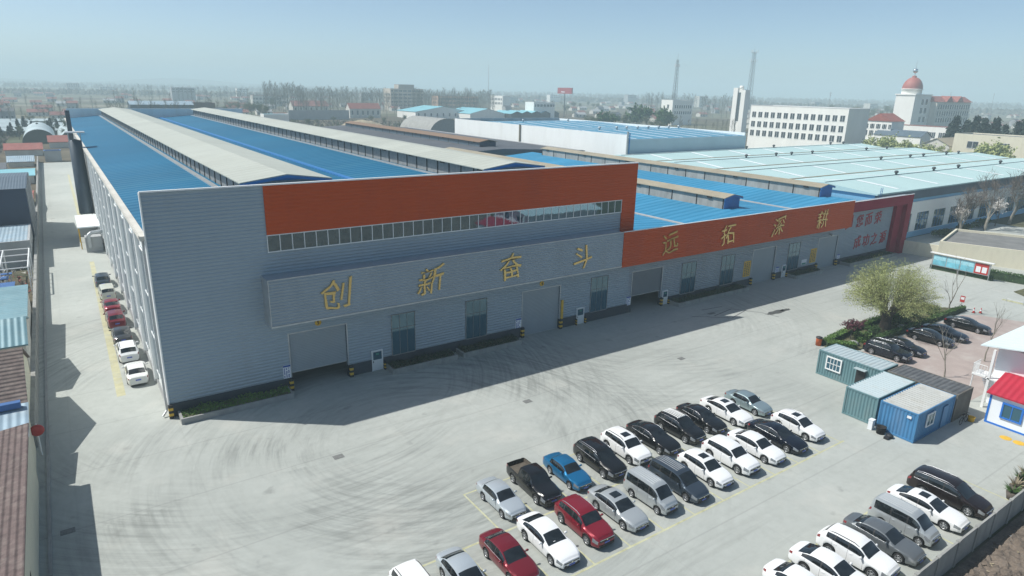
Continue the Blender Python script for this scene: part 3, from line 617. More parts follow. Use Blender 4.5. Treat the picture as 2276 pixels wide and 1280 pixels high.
# ------------------------------------------------------------------ cars
def pchip(pts):
    x=np.array([p[0] for p in pts],float); y=np.array([p[1] for p in pts],float); h=np.diff(x); dl=np.diff(y)/h
    d=np.zeros(len(x))
    for i in range(1,len(x)-1):
        if dl[i-1]*dl[i]>0:
            w1=2*h[i]+h[i-1]; w2=h[i]+2*h[i-1]; d[i]=(w1+w2)/(w1/dl[i-1]+w2/dl[i])
    d[0]=dl[0]; d[-1]=dl[-1]
    def f(s):
        s=min(max(s,x[0]),x[-1]); i=min(int(np.searchsorted(x,s,side='right'))-1,len(h)-1); t=(s-x[i])/h[i]
        return ((1+2*t)*(1-t)**2*y[i]+t*(1-t)**2*h[i]*d[i]+t*t*(3-2*t)*y[i+1]+t*t*(t-1)*h[i]*d[i+1])
    return f
KINDS=dict(
 sedan=dict(L=4.62,W=1.80,zt=[(0,.70),(.10,.78),(.4,.87),(.9,.94),(1.28,.985),(2.05,1.38),(2.55,1.46),(3.1,1.45),(3.6,1.33),(4.12,1.08),(4.45,1.05),(4.62,.98)],
   zs=[(0,.60),(.3,.74),(1.2,.90),(2.5,.93),(3.7,.98),(4.3,.97),(4.62,.88)],ws=(1.30,2.03),rw=(3.46,4.06),sw=(1.62,3.80),bp=(2.62,),wh=(.90,3.54),r=.325,roofw=.585),
 old_sedan=dict(L=4.35,W=1.69,zt=[(0,.68),(.08,.76),(.35,.84),(.9,.91),(1.25,.955),(1.9,1.34),(2.3,1.42),(2.95,1.41),(3.3,1.33),(3.72,1.02),(4.2,.98),(4.35,.90)],
   zs=[(0,.60),(.3,.73),(1.2,.88),(2.5,.89),(3.6,.92),(4.2,.92),(4.35,.84)],ws=(1.27,1.9),rw=(3.26,3.68),sw=(1.6,3.36),bp=(2.38,),wh=(.84,3.25),r=.30,roofw=.58),
 coupe_sedan=dict(L=4.85,W=1.84,zt=[(0,.71),(.10,.79),(.4,.88),(.95,.955),(1.35,1.0),(2.2,1.38),(2.7,1.46),(3.2,1.44),(3.8,1.30),(4.45,1.08),(4.7,1.05),(4.85,.96)],
   zs=[(0,.61),(.3,.76),(1.3,.92),(2.6,.95),(3.9,1.00),(4.5,1.0),(4.85,.88)],ws=(1.38,2.15),rw=(3.62,4.36),sw=(1.75,4.05),bp=(2.78,),wh=(.93,3.72),r=.335,roofw=.58),
 suv=dict(L=4.52,W=1.85,zt=[(0,.86),(.1,.95),(.45,1.03),(1.0,1.10),(1.22,1.14),(1.85,1.56),(2.35,1.67),(3.3,1.66),(3.95,1.58),(4.1,1.50),(4.36,1.14),(4.52,1.02)],
   zs=[(0,.70),(.3,.84),(1.1,1.02),(2.4,1.08),(3.9,1.15),(4.3,1.10),(4.52,.96)],ws=(1.24,1.84),rw=(4.02,4.33),sw=(1.5,3.92),bp=(2.48,3.35),wh=(.90,3.58),r=.36,roofw=.61),
 big_suv=dict(L=4.75,W=1.88,zt=[(0,.88),(.1,.97),(.45,1.05),(1.0,1.12),(1.28,1.16),(1.95,1.6),(2.45,1.71),(3.6,1.70),(4.2,1.62),(4.35,1.52),(4.62,1.16),(4.75,1.02)],
   zs=[(0,.72),(.3,.86),(1.2,1.03),(2.5,1.09),(4.1,1.15),(4.55,1.12),(4.75,.96)],ws=(1.30,1.93),rw=(4.26,4.58),sw=(1.58,4.18),bp=(2.62,3.55),wh=(.93,3.72),r=.37,roofw=.62),
 hatch=dict(L=4.35,W=1.78,zt=[(0,.72),(.1,.82),(.4,.91),(.9,.99),(1.15,1.03),(1.9,1.46),(2.35,1.56),(3.2,1.54),(3.75,1.44),(3.95,1.34),(4.22,1.05),(4.35,.92)],
   zs=[(0,.58),(.3,.74),(1.1,.93),(2.4,.99),(3.7,1.06),(4.15,1.0),(4.35,.86)],ws=(1.17,1.88),rw=(3.86,4.19),sw=(1.5,3.66),bp=(2.42,3.2),wh=(.86,3.46),r=.325,roofw=.59),
 mpv=dict(L=4.75,W=1.79,zt=[(0,.72),(.1,.83),(.45,.95),(.85,1.04),(1.0,1.08),(1.85,1.60),(2.35,1.70),(3.8,1.69),(4.4,1.60),(4.52,1.5),(4.68,1.1),(4.75,.92)],
   zs=[(0,.64),(.3,.80),(1.0,.99),(2.4,1.05),(4.3,1.08),(4.62,1.04),(4.75,.86)],ws=(1.03,1.83),rw=(4.46,4.66),sw=(1.42,4.38),bp=(2.45,3.45),wh=(.86,3.62),r=.325,roofw=.63),
 luxury_mpv=dict(L=5.15,W=1.88,zt=[(0,.76),(.1,.87),(.5,.99),(1.0,1.08),(1.15,1.12),(2.05,1.66),(2.6,1.77),(4.1,1.75),(4.75,1.66),(4.9,1.55),(5.06,1.15),(5.15,.95)],
   zs=[(0,.66),(.3,.84),(1.1,1.03),(2.5,1.10),(4.6,1.13),(5.0,1.06),(5.15,.9)],ws=(1.18,2.03),rw=(4.84,5.03),sw=(1.6,4.72),bp=(2.72,3.75),wh=(.95,3.98),r=.345,roofw=.645),
 microvan=dict(L=4.05,W=1.62,zt=[(0,.86),(.1,.99),(.28,1.07),(.42,1.13),(1.05,1.70),(1.45,1.84),(2.4,1.87),(3.5,1.86),(3.82,1.80),(3.92,1.6),(4.0,1.15),(4.05,.9)],
   zs=[(0,.72),(.25,.90),(.6,1.04),(2.0,1.07),(3.7,1.07),(3.95,1.03),(4.05,.84)],ws=(.46,1.1),rw=(3.86,3.98),sw=(.74,3.72),bp=(1.55,2.62),wh=(.62,3.08),r=.29,roofw=.63),
 pickup=dict(L=5.1,W=1.80,zt=[(0,.90),(.08,1.0),(.4,1.06),(1.1,1.11),(1.35,1.14),(1.9,1.64),(2.15,1.72),(3.1,1.73),(3.26,1.70),(3.38,1.14),(3.44,.74),(5.0,.74),(5.03,1.08),(5.1,1.06)],
   zs=[(0,.74),(.3,.88),(1.2,1.03),(2.4,1.08),(3.3,1.1),(5.0,1.1),(5.1,1.06)],ws=(1.37,1.93),rw=(3.27,3.35),sw=(1.62,3.18),bp=(2.36,),wh=(.92,3.98),r=.37,roofw=.60,bed=(3.42,5.0)),
)
_car={}
def car_meshes(kind):
    if kind in _car: return _car[kind]
    K=KINDS[kind]; Lc=K['L']; hw=K['W']/2; zt=pchip(K['zt']); zs=pchip(K['zs']); r=K['r']; Ra=r+.065
    fr,re=K['wh']
    blunt = kind in('microvan','pickup')
    w=pchip([(0,hw*(.84 if blunt else .76)),(.12,hw*(.92 if blunt else .865)),(.45,hw*.965),(1.0,hw*.995),(Lc*.5,hw),(Lc*.8,hw*.99),(Lc-.35,hw*.955),(Lc-.1,hw*.90),(Lc,hw*.83)])
    bed=K.get('bed')
    rwp=[(0,hw*.62),(.4,hw*.76),(K['ws'][0]-.02,hw*.83),(K['ws'][1]+.1,hw*K['roofw']/.9*1.13),(K['sw'][1]*.8+.2*Lc*.5,hw*K['roofw']/.9*1.12)]
    if bed: rwp+=[(bed[0]-.2,hw*K['roofw']/.9*1.1),(bed[0]+.03,hw*.86),(Lc,hw*.86)]
    else: rwp+=[(K['rw'][0],hw*K['roofw']/.9*1.06),(min(K['rw'][1],Lc-.06),hw*(.76 if kind in('sedan','old_sedan','coupe_sedan') else .70)),(Lc,hw*.66)]
    wr=pchip(rwp)
    st=set(np.round(np.linspace(0,Lc,40),4))
    for a in (fr,re):
        for k in range(9): st.add(round(a+Ra*math.cos(math.pi*k/8),4))
    keys=[K['ws'][0],K['ws'][1],K['rw'][0],K['rw'][1],K['sw'][0],K['sw'][1],.38,Lc-.3]
    for b_ in K['bp']: keys+= [b_-.045,b_+.045]
    seams=[K['ws'][1]-.35]+list(K['bp'][:1])+[min(K['bp'][0]+1.0,re+Ra*.2)] if not kind=='pickup' else [1.62,2.36,3.2]
    for q in seams: keys+=[q-.007,q+.007]
    if bed: keys+=[bed[0]+.02,bed[1]-.01]
    for k in keys:
        for s_ in [q for q in st if abs(q-k)<.03 and q not in keys]: st.discard(s_)
        st.add(k)
    st=sorted(st); 
    low=[(0,.90),(.07,.955),(.2,.985),(.4,1.0),(.58,1.0),(.76,.992),(.9,.98),(1.0,.958)]
    up=[.09,.5,.88,1.0]; roof=[.93,.8,.55,.28,0]
    def zbot(s):
        z=.20 if .3<s<Lc-.3 else .24
        for a in (fr,re):
            if abs(s-a)<Ra: z=max(z,r+math.sqrt(max(0,Ra*Ra-(s-a)**2)))
        return z
    def section(s):
        zb=zbot(s); zz=zs(s); W_=w(s); top=zt(s); Wr=min(wr(s),W_*.93); crown=.055 if top-zz>.2 else .035
        half=[]
        for f,k in low: half.append((k*W_, zb+(zz-zb)*f))
        zr=top-crown; yb=.958*W_
        if top<zz-.05: zr=top; crown=0
        for g in up: 
            bulge=.035*math.sin(math.pi*g)*min(1,max(0,(zr-zz))/.4)
            half.append((yb+(Wr-yb)*g+bulge, zz+(zr-zz)*g))
        for q in roof: half.append((Wr*q, zr+crown*(1-q*q)))
        return half
    NH=len(low)+len(up)+len(roof)     # 17
    rows=[]
    for s in st:
        h=section(s); y=s-Lc/2
        rows.append([(-x,y,z) for x,z in h]+[(x,y,z) for x,z in reversed(h[:-1])])
    NR=2*NH-1
    def side_idx(j): return j if j<NH-1 else NR-2-j      # face row index from the sill (0) to the centre
    out={}
    def put(name,poly,mi=0):
        d=out.setdefault(name,MB()); n=Vector(); p=[Vector(q) for q in poly]
        n=(p[1]-p[0]).cross(p[-1]-p[0]); c=sum(p,Vector())/len(p); ref=Vector((0,max(-Lc/2+.5,min(Lc/2-.5,c.y)),.62))
        if kind=='pickup' and bed and abs(c.x)<.72*hw and c.y+Lc/2>bed[0]: ref=Vector((0,c.y,-3))
        if n.dot(c-ref)<0: poly=poly[::-1]
        d.add(poly,[tuple(range(len(poly)))],mi,True)
    nl=len(low)
    for i in range(len(st)-1):
        sm=(st[i]+st[i+1])/2
        for j in range(NR-1):
            k=side_idx(j); poly=[rows[i][j],rows[i][j+1],rows[i+1][j+1],rows[i+1][j]]
            name='body'; mi=0
            if nl<=k<=nl+1 and K['sw'][0]<sm<K['sw'][1]:          # the glass band along the side
                zr=section(sm)[nl+3][1]
                if zr-zs(sm)>.12:
                    name='side_window'; mi=0
                    for b_ in K['bp']:
                        if abs(sm-b_)<.045: name='body'; mi=1
            if k>=nl+3 and k<NH-1:
                if K['ws'][0]<sm<K['ws'][1]: name='windscreen'
                elif K['rw'][0]<sm<K['rw'][1]: name='rear_window'
            if k==nl+3 and K['ws'][0]<sm<K['ws'][1]: name='body'
            if 4<=k<=6 and sm<.38: name='headlight'
            if 5<=k<=6 and sm>Lc-.22: name='taillight'
            if name=='body' and k in (1,2,3,4,5,6) and any(abs(sm-q)<.007 for q in seams): mi=1
            if name=='body' and k==0: mi=1
            if bed and name=='body' and k>=nl and sm>bed[0]-.06 and sm<bed[1]: name='cargo_bed'
            if name=='side_window': name+='_r' if j<NH else '_l'
            if name in('headlight','taillight'): name+='_r' if j<NH else '_l'
            put(name,poly,mi)
    # rounded ends
    for end,i0,sg in ((0,0,-1),(1,len(st)-1,1)):
        ring=rows[i0]; zc=(zbot(st[i0])+zt(st[i0]))/2+.02; prev=ring
        for fct,off in ((.97,.035),(.88,.062),(.62,.078),(.0,.085)):
            cur=[(x*fct,ring[0][1]+sg*off,zc+(z-zc)*fct) for x,_,z in ring]
            n=len(ring)
            for a in range(n):
                b_=(a+1)%n; poly=[prev[a],prev[b_],cur[b_],cur[a]]
                if fct==0: poly=[prev[a],prev[b_],cur[0]]
                pv=[Vector(q) for q in poly]; nn=(pv[1]-pv[0]).cross(pv[-1]-pv[0])
                if nn.y*sg<0: poly=poly[::-1]
                out['body'].add(poly,[tuple(range(len(poly)))],0,True)
            prev=cur
    fy=-Lc/2; ry=Lc/2; hood=zt(0)
    tall=kind in('suv','big_suv','mpv','luxury_mpv','microvan','pickup')
    zg=hood-.13
    b=MB(); b.box(-.40*K['W']*.8,.40*K['W']*.8,fy-.092,fy-.03,zg-(.09 if tall else .055),zg+.045); out['grille']=b
    b=MB(); b.box(-.40*K['W']*.8,.40*K['W']*.8,fy-.104,fy-.05,zg+.045,zg+.07); b.box(-.05,.05,fy-.112,fy-.092,zg-.035,zg+.035); out['grille_bar']=b
    b=MB(); b.box(-.42*K['W']*.8,.42*K['W']*.8,fy-.102,fy-.03,.25,.37 if not tall else .43); b.box(-.30*K['W'],-.22*K['W'],fy-.085,fy-.0,.36,.44); b.box(.22*K['W'],.30*K['W'],fy-.085,fy-.0,.36,.44); out['air_intake']=b
    b=MB(); b.box(-.22,.22,fy-.11,fy-.093,zg-.24,zg-.12); out['front_plate']=b
    b=MB(); b.box(-.22,.22,ry+.084,ry+.10,.62,.75) if not bed else b.box(-.22,.22,ry+.084,ry+.1,.55,.68); out['rear_plate']=b
    b=MB(); b.box(-hw+.24,hw-.24,fy+.15,ry-.15,.17,.52 if not bed else .5); out['underbody']=b
    if K['sw'][0]<3:
        for s_ in (-1,1):
            b=MB(); x=s_*(hw+.09); y=K['sw'][0]+.12-Lc/2; z=zs(K['sw'][0])+.09
            b.lathe([(0,-.11),(.055,-.10),(.075,-.03),(.075,.05),(.05,.10),(0,.11)],10,(x,y,z),axis='x'); b.tube((s_*(hw-.06),y,z-.05),(x,y,z-.03),.025,.025,6); out['mirror'+('_r' if s_<0 else '_l')]=b
    for n_,s0 in (('door_handle',[seams[1]-.22 if len(seams)>1 else 2.3, seams[-1]-.2]),):
        for q in s0:
            for s_ in (-1,1):
                b=MB(); x=s_*(w(q)*.996); b.box(*sorted((x-s_*.02,x+s_*.02)),q-.09-Lc/2,q+.09-Lc/2,zs(q)-.13,zs(q)-.10); out['door_handle_%d%d'%(int(q*10),s_)]=b
    meshes={}
    for n_,mb in out.items(): meshes[n_]=mb
    ty=MB(); ty.lathe([(r*.66,-.09),(r*.93,-.10),(r,-.07),(r,.07),(r*.93,.10),(r*.66,.09)],22,axis='x')
    ri=MB(); ri.lathe([(r*.68,.085),(r*.62,.06),(r*.6,.0),(0,0)],22,axis='x',mi=1); ri.lathe([(r*.70,.07),(r*.70,.092),(r*.62,.092),(r*.60,.05)],22,axis='x')
    for k in range(6):
        a=2*math.pi*k/6; c,s_=math.cos(a),math.sin(a); q=.045
        ri.add([(.07,-s_*q,c*q),(.07,s_*q,-c*q),(.085,c*r*.64+s_*q*.8,s_*r*.64-c*q*.8),(.085,c*r*.64-s_*q*.8,s_*r*.64+c*q*.8)],[(0,1,2,3)])
    ri.lathe([(.06,.075),(.05,.09),(0,.09)],10,axis='x')
    ty=ty.mesh('tyre',M_['rubber']); ri=ri.mesh('rim',[M_['alloy'],M_['plastic']])
    mt={'body':[None,M_['plastic']],'grille':[M_['plastic']],'air_intake':[M_['plastic']],'underbody':[M_['dark_gap']],'grille_bar':[M_['chrome']],'windscreen':[M_['car_glass']],'rear_window':[M_['car_glass']],
        'front_plate':[M_['plate']],'rear_plate':[M_['plate']]}
    res=[]
    for n_,mb in meshes.items():
        stem=n_.split('_r')[0] if n_.endswith('_r') else (n_[:-2] if n_.endswith('_l') else n_)
        if stem.startswith('door_handle'): stem='door_handle'
        if stem.startswith('side_window'): mm=[M_['car_glass']]
        elif stem=='cargo_bed': mm=[M_['bed_liner']]
        elif stem=='headlight': mm=[M_['headlight']]
        elif stem=='taillight': mm=[M_['taillight']]
        elif stem in('mirror','door_handle'): mm=[None]
        elif stem in('front_plate','rear_plate'): mm=mt[stem]; stem='number_plate'
        else: mm=mt.get(stem,[None])
        me=mb.mesh(stem,[x or M_['white_trim'] for x in mm]); res.append((stem,me,[i for i,x in enumerate(mm) if x is None]))
    ch_=dict(res=res,ty=ty,ri=ri,wheels=[(s_*(hw-.10),a-Lc/2,s_) for a in (fr,re) for s_ in (-1,1)],r=r,L=Lc,hw=hw,zt=zt,zs=zs,wr=wr,w=w,K=K)
    _car[kind]=ch_; return ch_
def paint(name,col,metal=0.,rough=.32,coat=.7): return mat('paint_'+name,col,rough,metal,coat=coat,spec=.25)
PAINT=dict(white=paint('white',(.78,.79,.79)),pearl=paint('pearl',(.70,.71,.68)),silver=paint('silver',(.44,.47,.48),.4,.36),pale_silver=paint('pale_silver',(.50,.55,.58),.4,.36),
  grey=paint('grey',(.16,.175,.185),.4,.34),dark_grey=paint('dark_grey',(.055,.058,.062),.5,.3),slate=paint('slate',(.06,.08,.105),.55,.32),black=paint('black',(.008,.008,.009),.0,.22),
  navy=paint('navy',(.007,.009,.018),.2,.22),maroon=paint('maroon',(.17,.012,.022),.25,.28),red=paint('red',(.22,.012,.025),.25,.28),blue=paint('blue',(.01,.15,.32),.4,.3),brown=paint('brown',(.022,.014,.014),.4,.28),
  teal_silver=paint('teal_silver',(.33,.42,.44),.6,.36),beige=paint('beige',(.55,.56,.48),.2,.4))
def car(kind,col,x,y,rz,label,group,extras=(),sc=.955):
    D=car_meshes(kind); t=thing({'suv':'suv','big_suv':'suv','microvan':'minivan','mpv':'minivan','luxury_mpv':'minivan','pickup':'pickup_truck','hatch':'hatchback'}.get(kind,'sedan'),label,{'pickup':'pickup truck','microvan':'van','mpv':'van','luxury_mpv':'van'}.get(kind,'car'),(x,y,0),rz,group)
    P=PAINT[col]; body=None; t.scale=(sc,sc,sc)
    for n_,me,own in D['res']:
        o=part(n_,me,t if n_!='door_handle' else (body or t))
        if n_=='body': body=o
        for i in own: o.material_slots[i].link='OBJECT'; o.material_slots[i].material=P
    for wx,wy,s_ in D['wheels']:
        wt=part('wheel',D['ty'],t,loc=(wx,wy,D['r']),rot=(0,0,0 if s_>0 else math.pi)); part('rim',D['ri'],wt)
    K=D['K']; Lc=D['L']
    if 'sunroof' in extras:
        s0=K['ws'][1]+.28; m=MB(); q=.36
        for i in range(5):
            for j in range(6):
                pt=lambda a,b_:(-q+2*q*b_/6,s0+.6*a/5-Lc/2,D['zt'](s0+.6*a/5)-.055*((-q+2*q*b_/6)/D['wr'](s0+.6*a/5))**2+.014)
                m.add([pt(i,j),pt(i,j+1),pt(i+1,j+1),pt(i+1,j)],[(0,1,2,3)],0,True)
        m.build('sunroof',M_['car_glass'],t)
    if 'rails' in extras or 'dark_rails' in extras:
        for s_ in (-1,1):
            a=K['ws'][1]+.1; b_=K['sw'][1]-.1; m=MB(); pts=[]
            for k in range(7): s=a+(b_-a)*k/6; pts.append((s_*(D['wr'](s)*.93),s-Lc/2,D['zt'](s)-.055+.05+(0 if 0<k<6 else -.045)))
            m.path(pts,.022,6); m.build('roof_rail',M_['alloy'] if 'rails' in extras else M_['plastic'],t)
    if 'rack' in extras or 'ribs' in extras:
        a=K['ws'][1]+.35; b_=K['sw'][1]-.05; m=MB()
        for k in range(-2,3):
            x_=k*.2; pts=[(x_,s-Lc/2,D['zt'](s)-.05*(x_/.6)**2+(.05 if 'rack' in extras else .008)) for s in np.linspace(a,b_,6)]; m.path(pts,.04 if 'rack' in extras else .016,6)
        if 'rack' in extras:
            for s in (a,b_): m.tube((-.5,s-Lc/2,D['zt'](s)+.02),(.5,s-Lc/2,D['zt'](s)+.02),.03,.03,6)
        m.build('roof_rack' if 'rack' in extras else 'roof_ribs',M_['white_trim'] if 'rack' in extras else M_['galv'],t)
    if col in('black','navy','brown','silver','dark_grey','grey','maroon') and kind not in('microvan','pickup','old_sedan'):
        for s_ in (-1,1):
            a,b_=K['sw'][0]+.02,K['sw'][1]; m=MB(); pts=[(s_*(D['w'](s)*.962+.012),s-Lc/2,D['zs'](s)+.02) for s in np.linspace(a,b_,9)]; m.path(pts,.014,5)
            if col in('black','navy','brown'):
                pts=[]
                for s in np.linspace(a+.25,b_-.1,9):
                    zr=D['zt'](s)-.055; yb=.958*D['w'](s); Wr=min(D['wr'](s),D['w'](s)*.93); g=.93
                    pts.append((s_*(yb+(Wr-yb)*g+.03),s-Lc/2,D['zs'](s)+(zr-D['zs'](s))*g+.01))
                m.path(pts,.014,5)
            m.build('window_trim',M_['alloy'],t)
    if 'papers' in extras:
        m=MB(); s=K['ws'][0]+.12; m.box(-.25,-.1,s-Lc/2,s+.1-Lc/2,D['zt'](s)+.012,D['zt'](s)+.016); m.build('permit',M_['sign_white'],t)
    return t
G1='cars parked in the front lot, back row'; G2='cars parked in the front lot, middle row'; G3='cars parked along the concrete fence'
X1=[21.62+2.95*i for i in range(10)]; 
row1=[('old_sedan','pale_silver','silver older sedan parked beside the black pickup truck',()),
 ('pickup','black','black double cab pickup truck with an open cargo bed',()),
 ('old_sedan','blue','bright blue sedan between the pickup truck and a black suv',()),
 ('big_suv','black','black suv with silver roof rails parked beside the blue sedan',('rails',)),
 ('suv','white','white suv with sunroof between a black suv and a black sedan',('sunroof','dark_rails')),
 ('coupe_sedan','black','black sedan between the white sunroof suv and the black suv with roof rack',()),
 ('suv','black','black suv carrying a striped silver roof rack',('rack',)),
 ('sedan','black','plain black sedan between the suv with roof rack and a white sunroof sedan',()),
 ('coupe_sedan','white','white sedan with sunroof beside the silver sedan ending the back row',('sunroof',)),
 ('old_sedan','teal_silver','greenish silver sedan at the end of the back row nearest the containers',())]
for (k,c,l,e),x in zip(row1,X1): 
    car(k,c,x+rnd.uniform(-.08,.08),32.0+rnd.uniform(-.18,.18)+(.12 if k=='pickup' else 0),rnd.uniform(-.02,.02)+(-.03 if k=='pickup' else 0),l,G1,e)
X2=[12.85+2.93*i for i in range(13)]
row2=[('big_suv','white','white suv with black roof rails at the near end of the middle row',('dark_rails',)),
 ('sedan','pale_silver','silver sedan between the end white suv and a maroon sedan',()),
 ('sedan','maroon','maroon sedan parked between a silver sedan and a white sedan',()),
 ('coupe_sedan','white','white sedan between the maroon sedan and the red suv',('papers',)),
 ('suv','red','dark red suv with silver roof rails in the middle row',('rails',)),
 ('sedan','silver','metallic grey silver sedan with sunroof between red suv and silver van',('sunroof',)),
 ('microvan','silver','silver microvan with ribbed roof in the middle row beside the slate minivan',('ribs',)),
 ('mpv','slate','slate blue grey minivan with ribbed roof beside the silver microvan',('ribs',)),
 ('hatch','white','white hatchback with sunroof next to the slate blue minivan',('sunroof',)),
 ('suv','white','white suv with dark wheel trims between two other white cars in the middle row',()),
 ('sedan','white','white sedan without sunroof parked beside the black sedan in the middle row',()),
 ('coupe_sedan','navy','black sedan between two white cars toward the container end of the middle row',()),
 ('hatch','white','white estate like hatchback with roof rails closing the middle row near the containers',('sunroof','rails'))]
for (k,c,l,e),x in zip(row2,X2):
    car(k,c,x+rnd.uniform(-.08,.08),26.75+rnd.uniform(-.15,.15),rnd.uniform(-.02,.02),l,G2,e)
row3=[('sedan','white','white sedan at the near end of the fence row, cut by the picture edge',(),31.1),
 ('coupe_sedan','white','white sedan beside the white suv along the concrete fence',(),33.85),
 ('suv','white','white suv with dark window band facing the concrete fence beside a grey sedan',('dark_rails',),36.6),
 ('sedan','grey','dark grey sedan facing the concrete fence between white suv and silver van',(),39.4),
 ('microvan','silver','silver microvan with ribbed roof facing the concrete fence',('ribs',),42.05),
 ('coupe_sedan','white','white sedan with sunroof facing the fence beside the dark brown minivan',('sunroof',),45.2),
 ('luxury_mpv','brown','dark brown minivan with silver roof rails at the far end of the fence row',('rails',),48.25)]
for k,c,l,e,x in row3: car(k,c,x,15.4+rnd.uniform(-.1,.1),rnd.uniform(-.02,.02)+.03,l,G3,e)
GE='black cars parked on the red brick plaza'
for k,c,l,e,x,y in (('big_suv','navy','black estate suv with silver rails nearest the green container',('rails',),71.7,31.45),('sedan','navy','black sedan tucked beside the estate suv on the brick plaza',(),74.75,31.3),
  ('coupe_sedan','black','black sedan with chrome trim in the middle of the brick plaza',(),80.6,31.1),('coupe_sedan','navy','black sedan second from the far end of the brick plaza row',(),83.75,30.9),('coupe_sedan','black','black sedan farthest along the brick plaza by the traffic cones',(),89.3,30.7)):
    car(k,c,x,y,rnd.uniform(-.02,.02)+.04,l,GE,e)
GA='cars parked along the factory side wall'
for k,c,l,x,y in (('sedan','pearl','off white sedan nearest the corner in the alley beside the factory wall',3.5,67.2),('suv','white','white suv second in line along the factory side wall',3.35,73.4),
  ('sedan','dark_grey','black sedan in the alley between the white suv and a maroon suv',3.3,79.0),('suv','maroon','maroon suv in the alley behind a red sedan',3.2,84.9),('sedan','red','red sedan in the alley between maroon suv and beige van',3.2,90.6),
  ('mpv','beige','beige white minivan in the alley beside the factory wall',3.2,97.0),('suv','slate','dark slate suv farthest along the alley row of cars',3.1,103.4)):
    car(k,c,x,y,math.pi+rnd.uniform(-.02,.02),l,GA,('dark_rails',) if k=='suv' and c=='white' else (),1.0)
# ------------------------------------------------------------------ generic buildings
def block(name,label,cat,x0,x1,y0,y1,z,wm,rm,west=None,south=None,parapet=.5,group=None,win='glass_far',coping=None):
    """Flat roofed block; west/south = (list of (start,width) along the face, list of (z0,z1))."""
    t=thing(name,label,cat,((x0+x1)/2,(y0+y1)/2,0),0,group); ox,oy=(x0+x1)/2,(y0+y1)/2
    X0,X1_,Y0,Y1=x0-ox,x1-ox,y0-oy,y1-oy
    m=MB(); m.box(X0,X1_,Y0,Y1,0,z-parapet); th=.3
    for q in ((X0,X1_,Y0,Y0+th),(X0,X1_,Y1-th,Y1),(X0,X0+th,Y0+th,Y1-th),(X1_-th,X1_,Y0+th,Y1-th)): m.box(*q,z-parapet+.002,z)
    m.build('wall',wm,t)
    m=MB(); m.box(X0+th+.01,X1_-th-.01,Y0+th+.01,Y1-th-.01,z-parapet+.003,z-parapet+.08); m.build('roof',rm,t)
    if coping:
        m=MB(); e=.12
        for q in ((X0-e,X1_+e,Y0-e,Y0+th+.02),(X0-e,X1_+e,Y1-th-.02,Y1+e),(X0-e,X0+th+.02,Y0+th+.02,Y1-th-.02),(X1_-th-.02,X1_+e,Y0+th+.02,Y1-th-.02)): m.box(*q,z+.002,z+.16)
        m.build('coping',coping,t)
    for face,spec in (('w',west),('s',south)):
        if not spec: continue
        for a,wd in spec[0]:
            for z0,z1 in spec[1]:
                m=MB(); f=MB()
                if face=='w':
                    m.box(X0-.04,X0-.002,a-oy,a+wd-oy,z0,z1)
                    f.box(X0-.1,X0-.003,a-.1-oy,a+wd+.1-oy,z0-.14,z0-.002); f.box(X0-.08,X0-.041,a+wd/2-.05-oy,a+wd/2+.05-oy,z0,z1); f.box(X0-.08,X0-.041,a-oy,a+wd-oy,z1-.1,z1-.001)
                else:
                    m.box(a-ox,a+wd-ox,Y0-.04,Y0-.002,z0,z1)
                    f.box(a-.1-ox,a+wd+.1-ox,Y0-.1,Y0-.003,z0-.14,z0-.002); f.box(a+wd/2-.05-ox,a+wd/2+.05-ox,Y0-.08,Y0-.041,z0,z1); f.box(a-ox,a+wd-ox,Y0-.08,Y0-.041,z1-.1,z1-.001)
                o=m.build('window',M_[win],t); f.build('frame',M_['white_trim'],o)
    return t
def gable(name,label,cat,x0,x1,y0,y1,ze,zr,wm,rm,axis='x',group=None,ov=.35,wins=0):
    """Gabled building, ridge along axis."""
    ox,oy=(x0+x1)/2,(y0+y1)/2; t=thing(name,label,cat,(ox,oy,0),0,group); a,b=(x1-x0)/2,(y1-y0)/2; m=MB(); r=MB()
    if axis=='x':
        m.xprism([(-b,0),(b,0),(b,ze),(0,zr-.02),(-b,ze)],-a,a); s=(zr-ze)/b; zz=ze-ov*s
        r.xprism([(-b-ov,zz),(0,zr),(b+ov,zz),(b+ov,zz+.14),(0,zr+.14),(-b-ov,zz+.14)],-a-ov,a+ov)
    else:
        m.yprism([(-a,0),(a,0),(a,ze),(0,zr-.02),(-a,ze)],-b,b); s=(zr-ze)/a; zz=ze-ov*s
        r.yprism([(-a-ov,zz),(0,zr),(a+ov,zz),(a+ov,zz+.14),(0,zr+.14),(-a-ov,zz+.14)],-b-ov,b+ov)
    m.build('wall',wm,t); r.build('roof',rm,t)
    for k in range(wins):
        x=-a+(k+.5)*2*a/wins; q=MB(); q.box(x-.7,x+.7,-b-.05,-b-.003,ze*.35,ze*.78); q.build('window',M_['glass_far'],t)
    return t
def pairs(a,b,n,wd,gap): 
    out=[]; p=(b-a)/n
    for i in range(n): c=a+(i+.5)*p; out+= [(c-gap/2-wd,wd),(c+gap/2,wd)]
    return out
